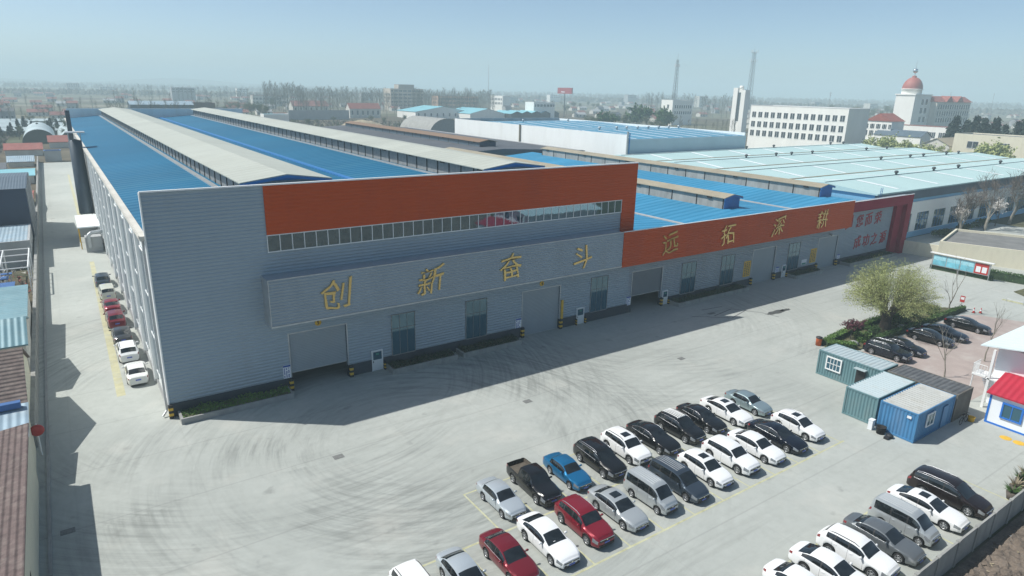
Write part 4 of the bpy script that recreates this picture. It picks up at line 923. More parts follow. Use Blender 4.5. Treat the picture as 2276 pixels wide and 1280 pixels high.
# office block, dome school, sign tower and the other buildings behind the halls
block('office_block','white three storey office block with paired dark windows behind the halls','building',271.4,287.5,151.9,199,22.1,M_['white_plaster'],M_['dark_roof'],west=(pairs(152.5,198.5,7,2.0,1.3),[(8.6,11.2),(12.6,15.2),(16.9,19.4)]),coping=M_['white_trim'])
t=block('annex_block','small white block under a red roof between office and dome building','building',340.7,353,168.2,181,15.5,M_['white_plaster'],M_['dark_roof'],west=(pairs(168.5,180.5,4,1.2,.9),[(4,6.5),(8.5,11),(12,14.2)]))
m=MB(); m.xprism([(-6.8,15.6),(0,19.3),(6.8,15.6)],-6.5,6.5); m.build('gable_roof',M_['tile_red'],t)
block('long_annex','long low white annex edged with a dark red line','building',370,376,151,183,13.2,M_['white_plaster'],M_['tile_red'],west=(pairs(152,182,6,1.6,1.6),[(7.5,10.5)]),coping=M_['tile_red'])
gable('grey_shed','low white shed with grey roof in front of the long annex','shed',337,347,152,174,9.4,11.8,M_['white_plaster'],M_['slate_metal'],axis='y')
block('gate_house','long cream flat roofed building with square windows beyond the cyan hall','building',284.8,300,60,116.5,14.4,M_['cream_wall'],M_['dark_roof'],west=([(66,3.4),(77,3.4),(88,3.4),(98,3.4),(108,3.6)],[(9.4,11.9)]))
gable('tan_shed','small tan gabled shed beside the cream gate building','shed',286,300,118,128,9.5,12.0,M_['plaster'],M_['tan_roof'],axis='x')
dome=thing('dome_school','white school block with a red dome and silver ball on its tower','school',(543.3,254.6,0))
m=MB(); m.box(0,26,0,14.2,0,28.9); m.box(-.6,26.6,-.6,14.8,28.9,29.7); m.build('tower',M_['white_plaster'],dome)
m=MB(); m.lathe([(6.9,0),(6.9,3.2),(7.4,3.3),(7.4,3.8),(6.8,3.9)],28,(7.5,6.8,29.7)); m.build('drum',M_['white_plaster'],dome)
m=MB(); m.lathe([(7.0,0)]+[(7.0*math.cos(R(a)),8.6*math.sin(R(a))) for a in range(6,86,8)]+[(1.6,8.6),(1.5,9.4),(0,9.8)],28,(7.5,6.8,33.5)); m.build('dome',mat('dome_red',(.36,.10,.08),.6,0,.1,.4),dome)
m=MB(); m.tube((7.5,6.8,43),(7.5,6.8,46),.25,.25,8); m.tube((7.5,6.8,48),(7.5,6.8,54),.12,.06,6); m.build('mast',M_['galv'],dome)
m=MB(); m.lathe([(1.75*math.sin(R(a)),-1.75*math.cos(R(a))) for a in range(0,181,15)],20,(7.5,6.8,46.6)); m.build('ball',M_['chrome'],dome)
m=MB(); m.box(26.01,84,-5,7,0,24.3); m.build('wing_wall',M_['plaster'],dome)
m=MB(); m.xprism([(-6,24.3),(1,28.6),(8,24.3)],25.5,85)
for x in (44,62): m.yprism([(x-6,24.3),(x,28.9),(x+6,24.3)],-6.2,1)
m.build('wing_roof',M_['tile_red'],dome)
for k in range(14):
    for z in (9,14,19):
        m=MB(); m.box(28.5+k*4,30.6+k*4,-5.06,-5.003,z,z+3.2); m.build('window',M_['glass_far'],dome)
for x in (11.5,18):
    for z in (9,15.5,22):
        m=MB(); m.box(x,x+3,-.06,-.003,z,z+4); m.build('window',M_['glass_far'],dome)
sg=thing('sign_tower','white slab tower with a dark glass centre strip beside the office','tower',(416.3,311.5,0))
m=MB(); m.box(0,5.4,0,3.6,0,29.8); m.box(0,5.4,6.6,10.4,0,31.2); m.box(.8,5.4,3.6,6.6,0,30.2); m.lathe([(0,0),(1.5,0),(1.5,2.4),(0,2.6)],16,(2.7,5.5,30.2)); m.build('slab',M_['white_plaster'],sg)
m=MB(); m.box(.6,.79,3.7,6.5,8,28); m.build('glass_strip',M_['glass_far'],sg)
def lattice(name,label,x,y,h,w0,w1,plat):
    t=thing(name,label,'tower',(x,y,0)); m=MB(); n=14
    def c(k,z): wd=(w0+(w1-w0)*z/h)/2; sx,sy=((-1,-1),(1,-1),(1,1),(-1,1))[k]; return (sx*wd,sy*wd,z)
    for k in range(4): m.tube(c(k,0),c(k,h),.22,.16,5)
    for i in range(n):
        z0=h*i/n; z1=h*(i+1)/n
        for k in range(4):
            m.tube(c(k,z0),c((k+1)%4,z1),.1,.1,4,cap=False); m.tube(c((k+1)%4,z0),c(k,z1),.1,.1,4,cap=False); m.tube(c(k,z1),c((k+1)%4,z1),.1,.1,4,cap=False)
    m.tube((0,0,h),(0,0,h+7),.14,.08,5)
    m.build('mast',mat('mast_steel',(.13,.14,.15),.6,.3),t)
    for z in plat:
        p=MB(); p.box(-w1*1.1,w1*1.1,-w1*1.1,w1*1.1,z,z+.25); p.build('platform',M_['galv'],t)
        for k in range(6):
            a=2*math.pi*k/6; p=MB(); p.box(-.25,.25,-.18,.18,0,2.8); o=p.build('antenna_panel',M_['white_trim'],t,(w1*1.5*math.cos(a),w1*1.5*math.sin(a),z+.4)); o.rotation_euler=(0,0,a)
lattice('lattice_mast','tall steel lattice telecom mast with two antenna platforms',764,565,79,6.0,3.0,(67,78))
lattice('lattice_mast','slim steel lattice telecom mast rising above the white hall',607,551,63,5.0,1.8,(55,))
m=MB(); x,y=bearing(1076,1500); m.tube((0,0,0),(0,0,75),.9,.5,6); tag(m.build('thin_mast',M_['galv'],None,(x,y,0)),'faint thin mast alone above the bare groves in the haze','mast')
bb=thing('billboard','large red billboard on a single tall post','billboard',(441,545,0))
m=MB(); m.tube((0,3,0),(0,3,23.5),.55,.5,10); m.build('post',MATS['mast_steel'],bb)
m=MB(); m.box(-1,.4,-9,14,23.4,29.2); o=m.build('panel',mat('billboard_red',(.33,.07,.08),.6,0,.1,.2),bb); m=MB(); m.box(-1.06,-1.003,2,8,24.6,25.6); m.build('white_lettering',M_['sign_white'],o)
block('apartment_block','weathered pale five storey apartment block among bare trees','building',330,372,728,748,24.5,mat('old_plaster',(.50,.44,.36),.9,0,.12,.1,dirt=((.32,.28,.24),.08,.6)),M_['dark_roof'],west=(pairs(729,747,3,1.6,1.4),[(9,11),(13,15),(17,19)]),south=(pairs(331,371,7,2,1.4),[(5,7),(9,11),(13,15),(17,19),(21,23)]))
block('roof_storey','setback top storey with dark eaves on the weathered apartment block','building',342,362,732,744,29,M_['old_plaster'] if 'old_plaster' in M_ else MATS['old_plaster'],M_['dark_roof'],coping=M_['tile_red'])
block('pink_factory_office','long salmon pink and cream three storey building behind the teal halls','building',378.7,434,704.7,720,17.2,M_['pink_plaster'],M_['dark_roof'],south=(pairs(380,433,10,1.7,1.2),[(4,6.4),(8.5,11),(12.8,15.2)]),west=(pairs(705,719,2,1.7,1),[(8.5,11),(12.8,15.2)]))
block('white_villa','small white three storey block with dark windows left of the billboard','building',470.9,483,707.6,737,18.4,M_['white_plaster'],M_['dark_roof'],west=(pairs(709,736,4,2.2,1.5),[(8,10.6),(13,15.6)]))
block('low_white_block','low white block with a single row of dark windows near the billboard','building',378.7,403.5,516,530,15.6,M_['white_plaster'],M_['grey_plaster'],south=(pairs(380,403,6,1.6,.8),[(11.4,13.6)]))
block('grey_house','white ended grey house with a small rooftop room right of the green trees','building',443.6,469,404,417,20.8,M_['white_plaster'],M_['dark_roof'],south=(pairs(446,468,4,1.5,1.2),[(9,11.5),(14,16.5)]),west=([(408,2.2)],[(14,17)]))
block('long_cream_school','long cream building with a reddish roof line among far bare trees','building',213,248,874,886,12.8,M_['plaster'],M_['tile_red'],south=(pairs(214,247,8,1.6,1.2),[(3,5.4),(7.6,10)]),coping=M_['tile_red'])
gable('red_roofed_barn','long barn with dusty red roof and pale gable end beyond the scrub','barn',200.5,236,670.3,685,6.5,11.3,M_['plaster'],M_['tile_far'],wins=7)
gable('red_roofed_barn','shorter barn with bright red roof standing nearer the rubble heap','barn',215.5,243.7,559.9,569.5,8.0,12.3,M_['plaster'],M_['tile_red'],wins=6)
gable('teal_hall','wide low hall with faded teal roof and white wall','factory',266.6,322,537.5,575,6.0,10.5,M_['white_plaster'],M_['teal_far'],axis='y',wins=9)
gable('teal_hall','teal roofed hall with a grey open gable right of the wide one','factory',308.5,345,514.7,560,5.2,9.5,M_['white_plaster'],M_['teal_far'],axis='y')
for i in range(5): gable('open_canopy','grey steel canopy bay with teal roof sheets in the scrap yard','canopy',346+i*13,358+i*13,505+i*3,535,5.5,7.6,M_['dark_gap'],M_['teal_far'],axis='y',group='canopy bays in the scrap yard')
gable('long_dark_hall','long dark hall with a pale roof edge beyond the far parapet','factory',45.4,83,497.9,512,12.2,14.3,M_['slate_metal'],M_['paleblue_metal'])
block('dark_annex','dark brown annex joined to the end of the long dark hall','building',83.2,96,497,511,13.6,mat('dark_brown_wall',(.13,.085,.075),.9),M_['dark_roof'])
block('yard_wall','long grey brick yard wall below the red barns','wall',156.7,206,537,538,7.4,M_['grey_plaster'],M_['grey_plaster'],parapet=.3)
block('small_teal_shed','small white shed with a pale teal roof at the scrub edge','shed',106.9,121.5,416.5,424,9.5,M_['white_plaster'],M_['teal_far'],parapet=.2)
# quonset halls
def quonset(label,x,y,hw_,h,length,m_,end):
    t=thing('quonset_hall',label,'hall',(x,y,0)); n=18; pts=[(hw_*math.cos(math.pi*k/n),h*math.sin(math.pi*k/n)) for k in range(n+1)]
    a=MB(); vs=[(px,yy,pz) for yy in (0,length) for px,pz in pts]; a.add(vs,[(k,k+1,n+2+k,n+1+k) for k in range(n)],0,True); a.build('vault',m_,t)
    a=MB(); a.add([(px*.99,.3,pz*.99) for px,pz in pts],[tuple(range(n+1))]); a.build('end_wall',end,t); a=MB(); a.add([(px*.99,length-.3,pz*.99) for px,pz in pts],[tuple(range(n,-1,-1))]); a.build('end_wall',end,t)
quonset('large grey arched hall half hidden behind the white hall',190,343,11.5,9.8,40,M_['concrete_wall'],M_['steel_louvre'])
dkg=mat('dark_green_tarp',(.055,.07,.05),.9,0,.2,.3)
quonset('dark green arched greenhouse end at the top of the alley',-3.8,355,6.2,6.0,60,MATS.get('plastic_film') or mat('plastic_film',(.42,.50,.51),.5,0,.2,.1),dkg)
quonset('second arched greenhouse beside the dark green one',9.5,356,6.0,5.6,60,MATS['plastic_film'],dkg)
for i,(x0,x1,y,z) in enumerate(((-48,9,420,2.6),(-60,9,450,3.2),(-30,10,520,2.1),(-75,-8,490,2.4))):
    gable('plastic_greenhouse',['pale plastic greenhouse row nearest the arched halls','long pale plastic greenhouse strip across the left fields','farthest pale greenhouse strip behind the others','pale greenhouse strip reaching out of the picture on the left'][i],'greenhouse',x0,x1,y,y+9,z*.6,z+.4,M_['concrete_wall'],mat('plastic_film',(.42,.50,.51),.5,0,.2,.1))
gable('red_roofed_house','low house with faded red tiles left of the alley end','house',-14,-2.9,299,311.7,2.2,4.0,M_['plaster'],M_['tile_red'])
gable('red_roofed_house','low red tiled house behind the small blue cabin','house',-.6,8.5,330,340,2.4,4.6,M_['plaster'],M_['tile_red'])
block('blue_cabin','small pale blue topped cabin closing the end of the alley','cabin',-2.3,2.4,274.6,278,3.6,M_['grey_plaster'],M_['blue_sheet'],parapet=.2,coping=M_['blue_sheet'])
gable('lean_shed','tilted grey sheet roof shed left of the alley end','shed',-12,-5.4,262,270,1.6,3.0,M_['plaster'],M_['paleblue_metal'])
# ------------------------------------------------------------------ alley side: old houses and sheds against the wall
aw=MB(); aw.box(-4.42,-4.18,57,276,0,1.9); aw.box(-4.47,-4.13,57,276,1.901,1.98); tag(aw.build('alley_wall',M_['concrete_wall']),'long dark concrete boundary wall along the alley','wall')
def mono(name,label,x0,x1,y0,y1,zl,zh,wm,rm,low='w',ov=.25):
    t=thing(name,label,'house',((x0+x1)/2,(y0+y1)/2,0)); ox,oy=(x0+x1)/2,(y0+y1)/2; m=MB(); r=MB()
    a,b=(x1-x0)/2,(y1-y0)/2
    if low=='w': m.yprism([(-a,0),(a,0),(a,zh-.02),(-a,zl-.02)],-b,b); r.yprism([(-a-ov,zl),(a+.12,zh),(a+.12,zh+.14),(-a-ov,zl+.14)],-b-ov,b+ov)
    else: m.xprism([(-b,0),(b,0),(b,zh-.02),(-b,zl-.02)],-a,a); r.xprism([(-b-ov,zl),(b+ov,zh),(b+ov,zh+.14),(-b-ov,zl+.14)],-a-ov,a+.12)
    m.build('wall',wm,t); r.build('roof',rm,t); return t
tile_x=mat('tile_brown_rows',(.125,.09,.083),.85,0,.3,2.5,('X',.34,.07),bump=.04,bscale=3,dirt=((.27,.23,.20),1.2,.6))
h1=mono('old_house','old house with brown tiled roof nearest the camera beside the alley',-16,-4.15,28,51.2,3.1,4.45,M_['cream_wall'],tile_x)
m=MB(); m.box(5.86,5.93,-3,-2.2,1.6,2.5); m.build('window',M_['dark_gap'],h1)
mono('lean_to','small lean-to with pale blue metal roof between two tiled houses',-16,-4.3,51.8,56.2,3.3,3.9,M_['cream_wall'],M_['paleblue_metal'],'s')
m=MB(); m.box(-16,-4.6,55.6,56.1,4.05,4.5); tag(m.build('blue_tarp_strip',M_['blue_sheet']),'blue sheet strip folded over the lean-to roof edge','tarp')
gable('old_house','old house with brown tiled roof and pale gable wall on the alley','house',-17,-4.45,56.6,67.4,3.7,6.35,M_['cream_wall'],M_['tile_brown'],ov=.2)
gable('metal_roofed_house','house with teal ribbed metal roof behind the tiled house','house',-18,-4.5,69.6,77.6,4.2,5.5,M_['plaster'],M_['teal_metal'],ov=.2)
mono('metal_roofed_shed','flat teal metal shed roof on the alley wall beyond the gabled one',-17,-4.6,78.2,89.5,4.0,4.5,M_['plaster'],mat('teal_metal_b',(.17,.30,.34),.55,.1,.14,.4,('Y',.6,.05),dirt=((.32,.42,.42),.5,.5)),'s')
# frame yard with blue sheets
fr_=thing('open_shelter','open white steel frame over the debris yard beside the alley','frame',(-8,109,0))
m=MB()
for x in (-3,.2,3.2):
    for y in (-6,0,6): m.tube((x,y,0),(x,y,3.6),.09,.09,6)
    m.tube((x,-6,3.6),(x,6,3.6),.09,.09,6)
for y in (-6,-2,2,6): m.tube((-3,y,3.6),(3.2,y,3.6),.08,.08,6)
m.build('frame',M_['white_trim'],fr_)
for i,(x,y,wd,dp_) in enumerate(((-9.5,99,6.5,3.2),(-9,103.2,4,1.6),(-7,97.2,2.6,1.4),(-9.2,105.4,5.0,.9))):
    m=MB(); m.box(-wd/2,wd/2,-dp_/2,dp_/2,2.4,2.5); m.build('sheet',M_['blue_sheet'],None,(x,y,.0)); o=C.objects[-1]; o.name='blue_roof_sheet'
    tag(o,['largest blue roof sheet laid over the debris yard','narrow blue sheet beside the largest one in the debris yard','small pale edged blue sheet nearest in the debris yard','thin blue strip under the white frame'][i],'roof sheet')
    for sx in (-1,1):
        for sy in (-1,1): q=MB(); q.tube((sx*(wd/2-.2),sy*(dp_/2-.1),0),(sx*(wd/2-.2),sy*(dp_/2-.1),2.4),.06,.06,5); q.build('prop',M_['galv'],o)
q=random.Random(5); m=MB()
for i in range(260):
    x=q.uniform(-16,-4.9); y=q.uniform(91,118); s=q.uniform(.15,.7); m.add([(x+s*q.uniform(-1,1),y+s*q.uniform(-1,1),q.uniform(.0,.5)+.4*q.random()) for _ in range(4)],[(0,1,2,3)],q.randrange(3))
setting(m.build('debris',[M_['soil'],M_['tile_red'],M_['plaster']]),'stuff')
block('flat_shed','flat pale blue roofed shed in front of the navy building','shed',-17,-4.7,119,133,4.0,M_['grey_plaster'],M_['paleblue_metal'],parapet=.12)
nb=thing('navy_building','tall navy metal clad building standing against the alley wall','building',(0,0,0))
m=MB(); m.box(-22,-4.6,135,158,0,9.6); m.build('wall',M_['navy_metal'],nb)
m=MB(); m.xprism([(134.6,9.62),(146.5,10.3),(158.4,9.62)],-22.4,-4.4); m.build('roof',M_['slate_metal'],nb)
for y in (135.5,141,147,153,157.5): m=MB(); m.tube((-4.45,y,0),(-4.45,y,9.6),.1,.1,6); m.build('downpipe',M_['galv'],nb)
for i,(x0,x1,y0,y1,z) in enumerate(((-16,-5,165,185,3.2),(-24,-9,190,212,3.0),(-13,-5,218,235,2.8),(-30,-12,238,256,2.6))):
    gable('village_shed',['rusty red roofed shed behind the navy building','pale roofed shed farther back on the left','small teal roofed shed beyond the navy building','farthest dark shed left of the alley'][i],'shed',x0,x1,y0,y1,z*.75,z,M_['plaster'],[M_['tile_red'],M_['paleblue_metal'],M_['teal_far'],M_['dark_roof']][i])
# silo, dust collector and canopy against the hall
s=thing('steel_silo','dark vertical steel silo standing against the factory side wall','silo',(3.6,141.5,0))
m=MB(); m.lathe([(1.18,3.7),(1.0,16.6),(0,16.9)],26); m.build('tank',M_['tank_dark'],s)
for k in range(4): m=MB(); a=math.pi/4+k*math.pi/2; m.tube((1.2*math.cos(a),1.2*math.sin(a),0),(1.2*math.cos(a),1.2*math.sin(a),3.7),.1,.1,6); m.build('leg',M_['galv'],s)
m=MB(); m.box(-1.3,1.6,-1.6,1.6,18.0,18.15); 
for sx in (-1,1): m.tube((sx*.9,0,16.5),(sx*.9,0,18),.08,.08,6)
m.build('cap_platform',M_['galv'],s)
m=MB(); m.tube((0,0,0),(0,0,20.5),.45,.45,12); tag(m.build('flue_pipe',M_['tank_dark'],None,(3.9,176,0)),'thin dark flue pipe on the side wall behind the silo','chimney')
cp=thing('canopy_shed','grey flat roofed canopy shed sheltering the dust collector','shed',(0,0,0))
m=MB(); m.box(1.6,4.85,127.5,139.5,3.55,3.75); m.build('roof',M_['white_panel'],cp)
m=MB(); m.box(4.5,4.85,128,139,0,3.54); m.box(1.7,4.49,138.7,138.9,0,3.54); m.build('panel',M_['galv'],cp)
for y in (127.8,133.5): m=MB(); m.tube((1.75,y,0),(1.75,y,3.55),.08,.08,6,0); m.build('post',M_['yellow'],cp)
dc=thing('dust_collector','grey dust collector box with a bent duct under the canopy','machine',(0,0,0))
m=MB(); m.box(2.3,4.6,124.8,127.2,0,2.5); m.build('housing',M_['grey_plaster'],dc); m=MB(); m.path([(2.9,124.5,.9),(2.8,124.3,2.9),(3.3,124.4,3.3),(4.9,124.6,3.4)],.28,10); m.build('duct',M_['galv'],dc)
tm=thing('traffic_mirror','round red backed traffic mirror on a white pole by the alley wall','traffic mirror',(-3.95,55.5,0))
m=MB(); m.tube((0,0,0),(0,0,2.6),.05,.05,8); m.build('pole',M_['white_trim'],tm); m=MB(); m.lathe([(0,-.16),(.28,-.13),(.44,-.05),(.46,.02),(0,.03)],24,(0,-.08,2.1),axis='y'); m.build('mirror',M_['red_paint'],tm)
# ------------------------------------------------------------------ containers
def container(label,x0,x1,y0,y1,wm,tm_,h=2.6,pitch=.28,top_axis='x',ex=None):
    t=thing('container',label,'container',((x0+x1)/2,(y0+y1)/2,0)); a,b=(x1-x0)/2,(y1-y0)/2; m=MB(); d=.045
    def corr(n0,n1):
        pts=[]; u=n0+.12; k=0
        while u<n1-.12:
            for du,o in ((0,0),(.07,1),(.14,1),(.21,0)): pts.append((min(u+du,n1-.1),-d*o))
            u+=pitch
        return pts
    for sg in (-1,1):
        P=corr(-b,b); vs=[(sg*(a-.03+o),u,z) for z in (.16,h-.1) for u,o in P]; n=len(P); m.add(vs,[(i,i+1,n+i+1,n+i) for i in range(n-1)],0)
        P=corr(-a,a); vs=[(u,sg*(b-.03+o),z) for z in (.16,h-.1) for u,o in P]; n=len(P); m.add(vs,[(i,i+1,n+i+1,n+i) for i in range(n-1)],0)
    m.build('wall',wm,t)
    f=MB()
    for sx in (-1,1):
        for sy in (-1,1): f.box(*sorted((sx*(a-.14),sx*a)),*sorted((sy*(b-.14),sy*b)),.0,h)
        f.box(*sorted((sx*(a-.1),sx*(a-.003))),-b+.141,b-.141,.02,.17); f.box(*sorted((sx*(a-.1),sx*(a-.003))),-b+.141,b-.141,h-.12,h-.002)
    for sy in (-1,1): f.box(-a+.141,a-.141,*sorted((sy*(b-.1),sy*(b-.003))),.02,.17); f.box(-a+.141,a-.141,*sorted((sy*(b-.1),sy*(b-.003))),h-.12,h-.002)
    f.build('frame',wm,t)
    r=MB()
    if top_axis=='x':       # ribs run along y, repeat along x
        P=[]; u=-a+.12
        while u<a-.12:
            for du,o in ((0,0),(.1,.055),(.22,.055),(.32,0)): P.append((min(u+du,a-.1),o))
            u+=.42
        n=len(P); vs=[(u,y,h-.05+o) for y in (-b+.08,b-.08) for u,o in P]; r.add(vs,[(i,i+1,n+i+1,n+i) for i in range(n-1)])
    else:
        P=[]; u=-b+.12
        while u<b-.12:
            for du,o in ((0,0),(.1,.05),(.22,.05),(.32,0)): P.append((min(u+du,b-.1),o))
            u+=.42
        n=len(P); vs=[(x,u,h-.05+o) for x in (-a+.08,a-.08) for u,o in P]; r.add(vs,[(n+i,n+i+1,i+1,i) for i in range(n-1)])
    r.build('roof',tm_,t); return t,a,b
t,a,b=container('teal green container with barred window and dark door beside the black estate suv',60.7,63.75,26.75,33.0,M_['container_green'],M_['container_teal_top'],top_axis='y')
m=MB(); m.box(-a-.04,-a-.002,.75,2.1,1.0,2.15); o=m.build('window',M_['glass'],t)
f=MB(); f.box(-a-.09,-a-.003,.62,.749,.88,2.27); f.box(-a-.09,-a-.003,2.101,2.22,.88,2.27); f.box(-a-.09,-a-.003,.75,2.1,2.151,2.27); f.box(-a-.09,-a-.003,.75,2.1,.88,.999)
for y in (1.1,1.43,1.76): f.box(-a-.07,-a-.041,y-.025,y+.025,1.0,2.15)
f.box(-a-.07,-a-.041,.75,2.1,1.56,1.62); f.build('frame',M_['white_trim'],o)
m=MB(); m.box(-a-.05,-a-.002,-1.75,-.85,.1,2.0); o=m.build('door',M_['plastic'],t); m=MB(); m.box(-a-.5,-a-.003,-1.85,-.75,2.1,2.16); m.build('awning',M_['container_teal_top'],t)
container('plain teal container with pale grey teal roof beside the blue one',54.55,60.9,23.85,26.7,M_['container_green'],M_['container_teal_top'])
t,a,b=container('bright blue container with faded white roof and a small window',54.4,61.0,20.55,23.6,M_['container_blue'],M_['container_pale'])
m=MB(); m.box(-1.6,-.5,-b-.05,-b-.002,1.1,2.1); o=m.build('window',M_['glass'],t); f=MB(); f.box(-1.7,-1.601,-b-.09,-b-.003,1.0,2.2); f.box(-.499,-.4,-b-.09,-b-.003,1.0,2.2); f.box(-1.6,-.5,-b-.09,-b-.003,2.101,2.2); f.box(-1.6,-.5,-b-.09,-b-.003,1.0,1.099); f.box(-1.08,-1.02,-b-.08,-b-.051,1.1,2.1); f.build('frame',M_['white_trim'],o)
m=MB(); m.box(1.2,2.1,-b-.05,-b-.002,.1,2.1); m.build('door',M_['container_blue'],t)
m=MB(); m.box(-a-.06,-a-.002,-1.05,-.72,2.0,2.2); m.build('red_sticker',M_['sign_white'],t)
container('grey brown container with dark corrugated roof behind the blue one',61.2,64.25,20.5,26.5,M_['container_rust'],M_['container_dark'],top_axis='y')
def pot(name,label,cat,x,y,r,h,m1,m2=None):
    m=MB(); m.lathe([(0,.02),(r*.85,0),(r,h*.9),(r*1.08,h),(r*.92,h),(r*.85,h*.2),(0,h*.2)],18); o=m.build(name,m1,None,(x,y,0)); return tag(o,label,cat)
pot('rubber_bucket','black round tub beside the blue container corner','tub',53.85,22.9,.38,.62,M_['rubber'])
pot('yellow_bucket','yellow bucket standing behind the grey brown container','bucket',62.9,19.7,.28,.42,M_['yellow'])
m=MB(); m.box(-.22,.22,-.18,.18,.004,.85); m.box(-.24,.24,-.2,.2,.85,.9); tag(m.build('white_cabinet',M_['sign_white'],None,(53.9,23.75,0)),'small white cabinet between the teal and blue containers','cabinet')
m=MB(); m.lathe([(0,0),(.25,.02),(.3,.2),(.2,.3),(0,.32)],9); m.box(-.6,-.25,-.15,.2,.0,.2); tag(m.build('rag_pile',M_['plastic'],None,(53.75,22.1,.0)),'small dark pile of rags at the foot of the blue container','rags')
bk=thing('bicycle','old bicycle leaning behind the blue container','bicycle',(61.9,19.9,0))
for dx in (-.52,.52):
    m=MB(); n=20; m.path([(dx+.33*math.cos(2*math.pi*k/n),0,.34+.33*math.sin(2*math.pi*k/n)) for k in range(n+1)],.022,5); m.build('wheel',M_['rubber'],bk)
m=MB(); m.path([(-.52,0,.34),(-.15,0,.34),(.3,0,.85),(-.25,0,.85),(-.15,0,.34)],.02,6); m.path([(.3,0,.95),(.52,0,.34)],.02,6); m.path([(.3,-.25,.98),(.3,.25,.98)],.018,6); m.build('frame',M_['plastic'],bk); m=MB(); m.box(-.38,-.15,-.07,.07,.88,.95); m.build('saddle',M_['black'],bk)
# ------------------------------------------------------------------ site offices on the right
hut=thing('site_hut','white hut with red sheet roof and blue framed window','hut',(0,0,0))
m=MB(); m.box(63.9,70,10,19.0,0,2.75); m.build('wall',M_['hut_white'],hut)
m=MB(); m.yprism([(63.6,2.72),(66.9,3.75),(70.4,2.72),(70.4,2.85),(66.9,3.88),(63.6,2.85)],9.5,19.3)
m.build('roof',mat('hut_red_ribbed',(.45,.025,.05),.45,0,.08,.8,('Y',.5,.05)),hut)
m=MB(); m.box(63.82,63.899,16.6,17.9,1.0,2.15); o=m.build('window',M_['glass'],hut)
f=MB(); f.box(63.77,63.899,16.46,16.599,.86,2.29); f.box(63.77,63.899,17.901,18.04,.86,2.29); f.box(63.77,63.899,16.6,17.9,2.151,2.29); f.box(63.77,63.899,16.6,17.9,.86,.999); f.box(63.78,63.819,17.23,17.3,1.0,2.15); f.build('frame',M_['hut_blue'],o)
m=MB(); m.box(63.86,64.0,18.9,19.06,0,2.72); m.box(63.86,63.899,10,18.899,.0,.16); m.build('corner_trim',M_['hut_blue'],hut)
t2=thing('site_office','two storey white prefabricated site office with outside stair','building',(0,0,0))
m=MB(); m.box(68.3,84,9,20.6,0,5.55); m.build('wall',M_['hut_white'],t2)
m=MB(); m.xprism([(8,5.6),(14.8,6.7),(21.6,5.6),(21.6,5.72),(14.8,6.82),(8,5.72)],66.9,84.5); m.build('roof',mat('office_roof',(.66,.76,.77),.5,0,.06,.3,('X',.9,.03)),t2)
m=MB(); m.box(66.8,67.0,20.3,20.5,0,5.6); m.box(66.8,67.0,9,9.2,0,5.6); m.box(66.8,68.3,9,20.6,2.75,2.87); m.build('gallery',M_['white_trim'],t2)
rl=MB(); 
for i in range(6): y=20.7+i*.22; rl.tube((67.0,y,2.87-.0),(67.0,y,3.85),.02,.02,5)
rl.tube((67.0,20.7,3.85),(67.0,21.8,3.85),.03,.03,6); rl.tube((67.0,20.7,2.9),(67.0,21.8,2.9),.03,.03,6)
for i in range(10): x=67+i*.16; rl.tube((x,21.8,2.87),(x,21.8,3.85),.02,.02,5)
rl.tube((67,21.8,3.85),(68.5,21.8,3.85),.03,.03,6); rl.box(66.95,68.6,20.7,21.8,2.76,2.86); rl.tube((67.05,21.7,0),(67.05,21.7,2.8),.05,.05,6); rl.build('stair_landing',M_['white_trim'],t2)
for i in range(9): m=MB(); m.box(68.7+i*.28,68.95+i*.28,20.75,21.75,2.5-i*.29,2.56-i*.29); m.build('stair_tread',M_['galv'],t2)
for y in (12.5,16.5): m=MB(); m.box(68.24,68.299,y,y+1.4,3.9,5.0); o=m.build('window',M_['glass'],t2)
o=pot('flower_pot','red and yellow flower pot by the site office stair','flower pot',67.6,22.9,.38,.5,M_['red_paint'])
for y in (16.75,15.8): m=MB(); m.lathe([(0,.012),(.42,.012),(.44,.004)],24,(0,0,0)); tag(m.build('manhole_cover',M_['yellow'],None,(62.1,y,.002)),'yellow painted manhole cover nearer the red roofed hut' if y>16 else 'yellow painted manhole cover farther from the red roofed hut','manhole cover')
for i,(x,y) in enumerate(((14.5,43.5),(51.8,42.85),(32.1,43.4),(-2.7,44.1))):
    m=MB(); 
    for k in range(6): m.box(-.33+k*.12,-.26+k*.12,-.25,.25,.006,.02)
    m.box(-.37,.42,-.3,.3,.004,.007); tag(m.build('drain_grate',M_['iron'],None,(x,y,0)),['iron drain grate in the open yard near the building corner','iron drain grate in the yard beyond the far parked cars','iron drain grate in the yard above the back parking row','iron drain grate in the shaded alley mouth'][i],'drain grate')
# ------------------------------------------------------------------ fence on the near right
fe=thing('concrete_fence','grey precast concrete panel fence behind the last parking row','fence',(0,12,0))
for i in range(26):
    x=8+i*2.55; m=MB(); m.box(x+.13,x+2.42,-.04,.04,0,1.72); m.box(x+.13,x+2.42,-.06,.06,1.721,1.8); m.build('panel',M_['concrete_wall'],fe)
    m=MB(); m.box(x-.12,x+.12,-.1,.1,0,1.84); m.build('post',M_['concrete_wall'],fe)
def bumpy(name,x0,x1,y0,y1,nx,ny,f,m_,kind='structure',seed=1,smooth=True):
    q=random.Random(seed); m=MB(); vs=[]
    for j in range(ny+1):
        for i in range(nx+1):
            x=x0+(x1-x0)*i/nx; y=y0+(y1-y0)*j/ny; vs.append((x,y,f(x,y,q)))
    m.add(vs,[(j*(nx+1)+i,j*(nx+1)+i+1,(j+1)*(nx+1)+i+1,(j+1)*(nx+1)+i) for j in range(ny) for i in range(nx)],0,smooth); return setting(m.build(name,m_),kind)
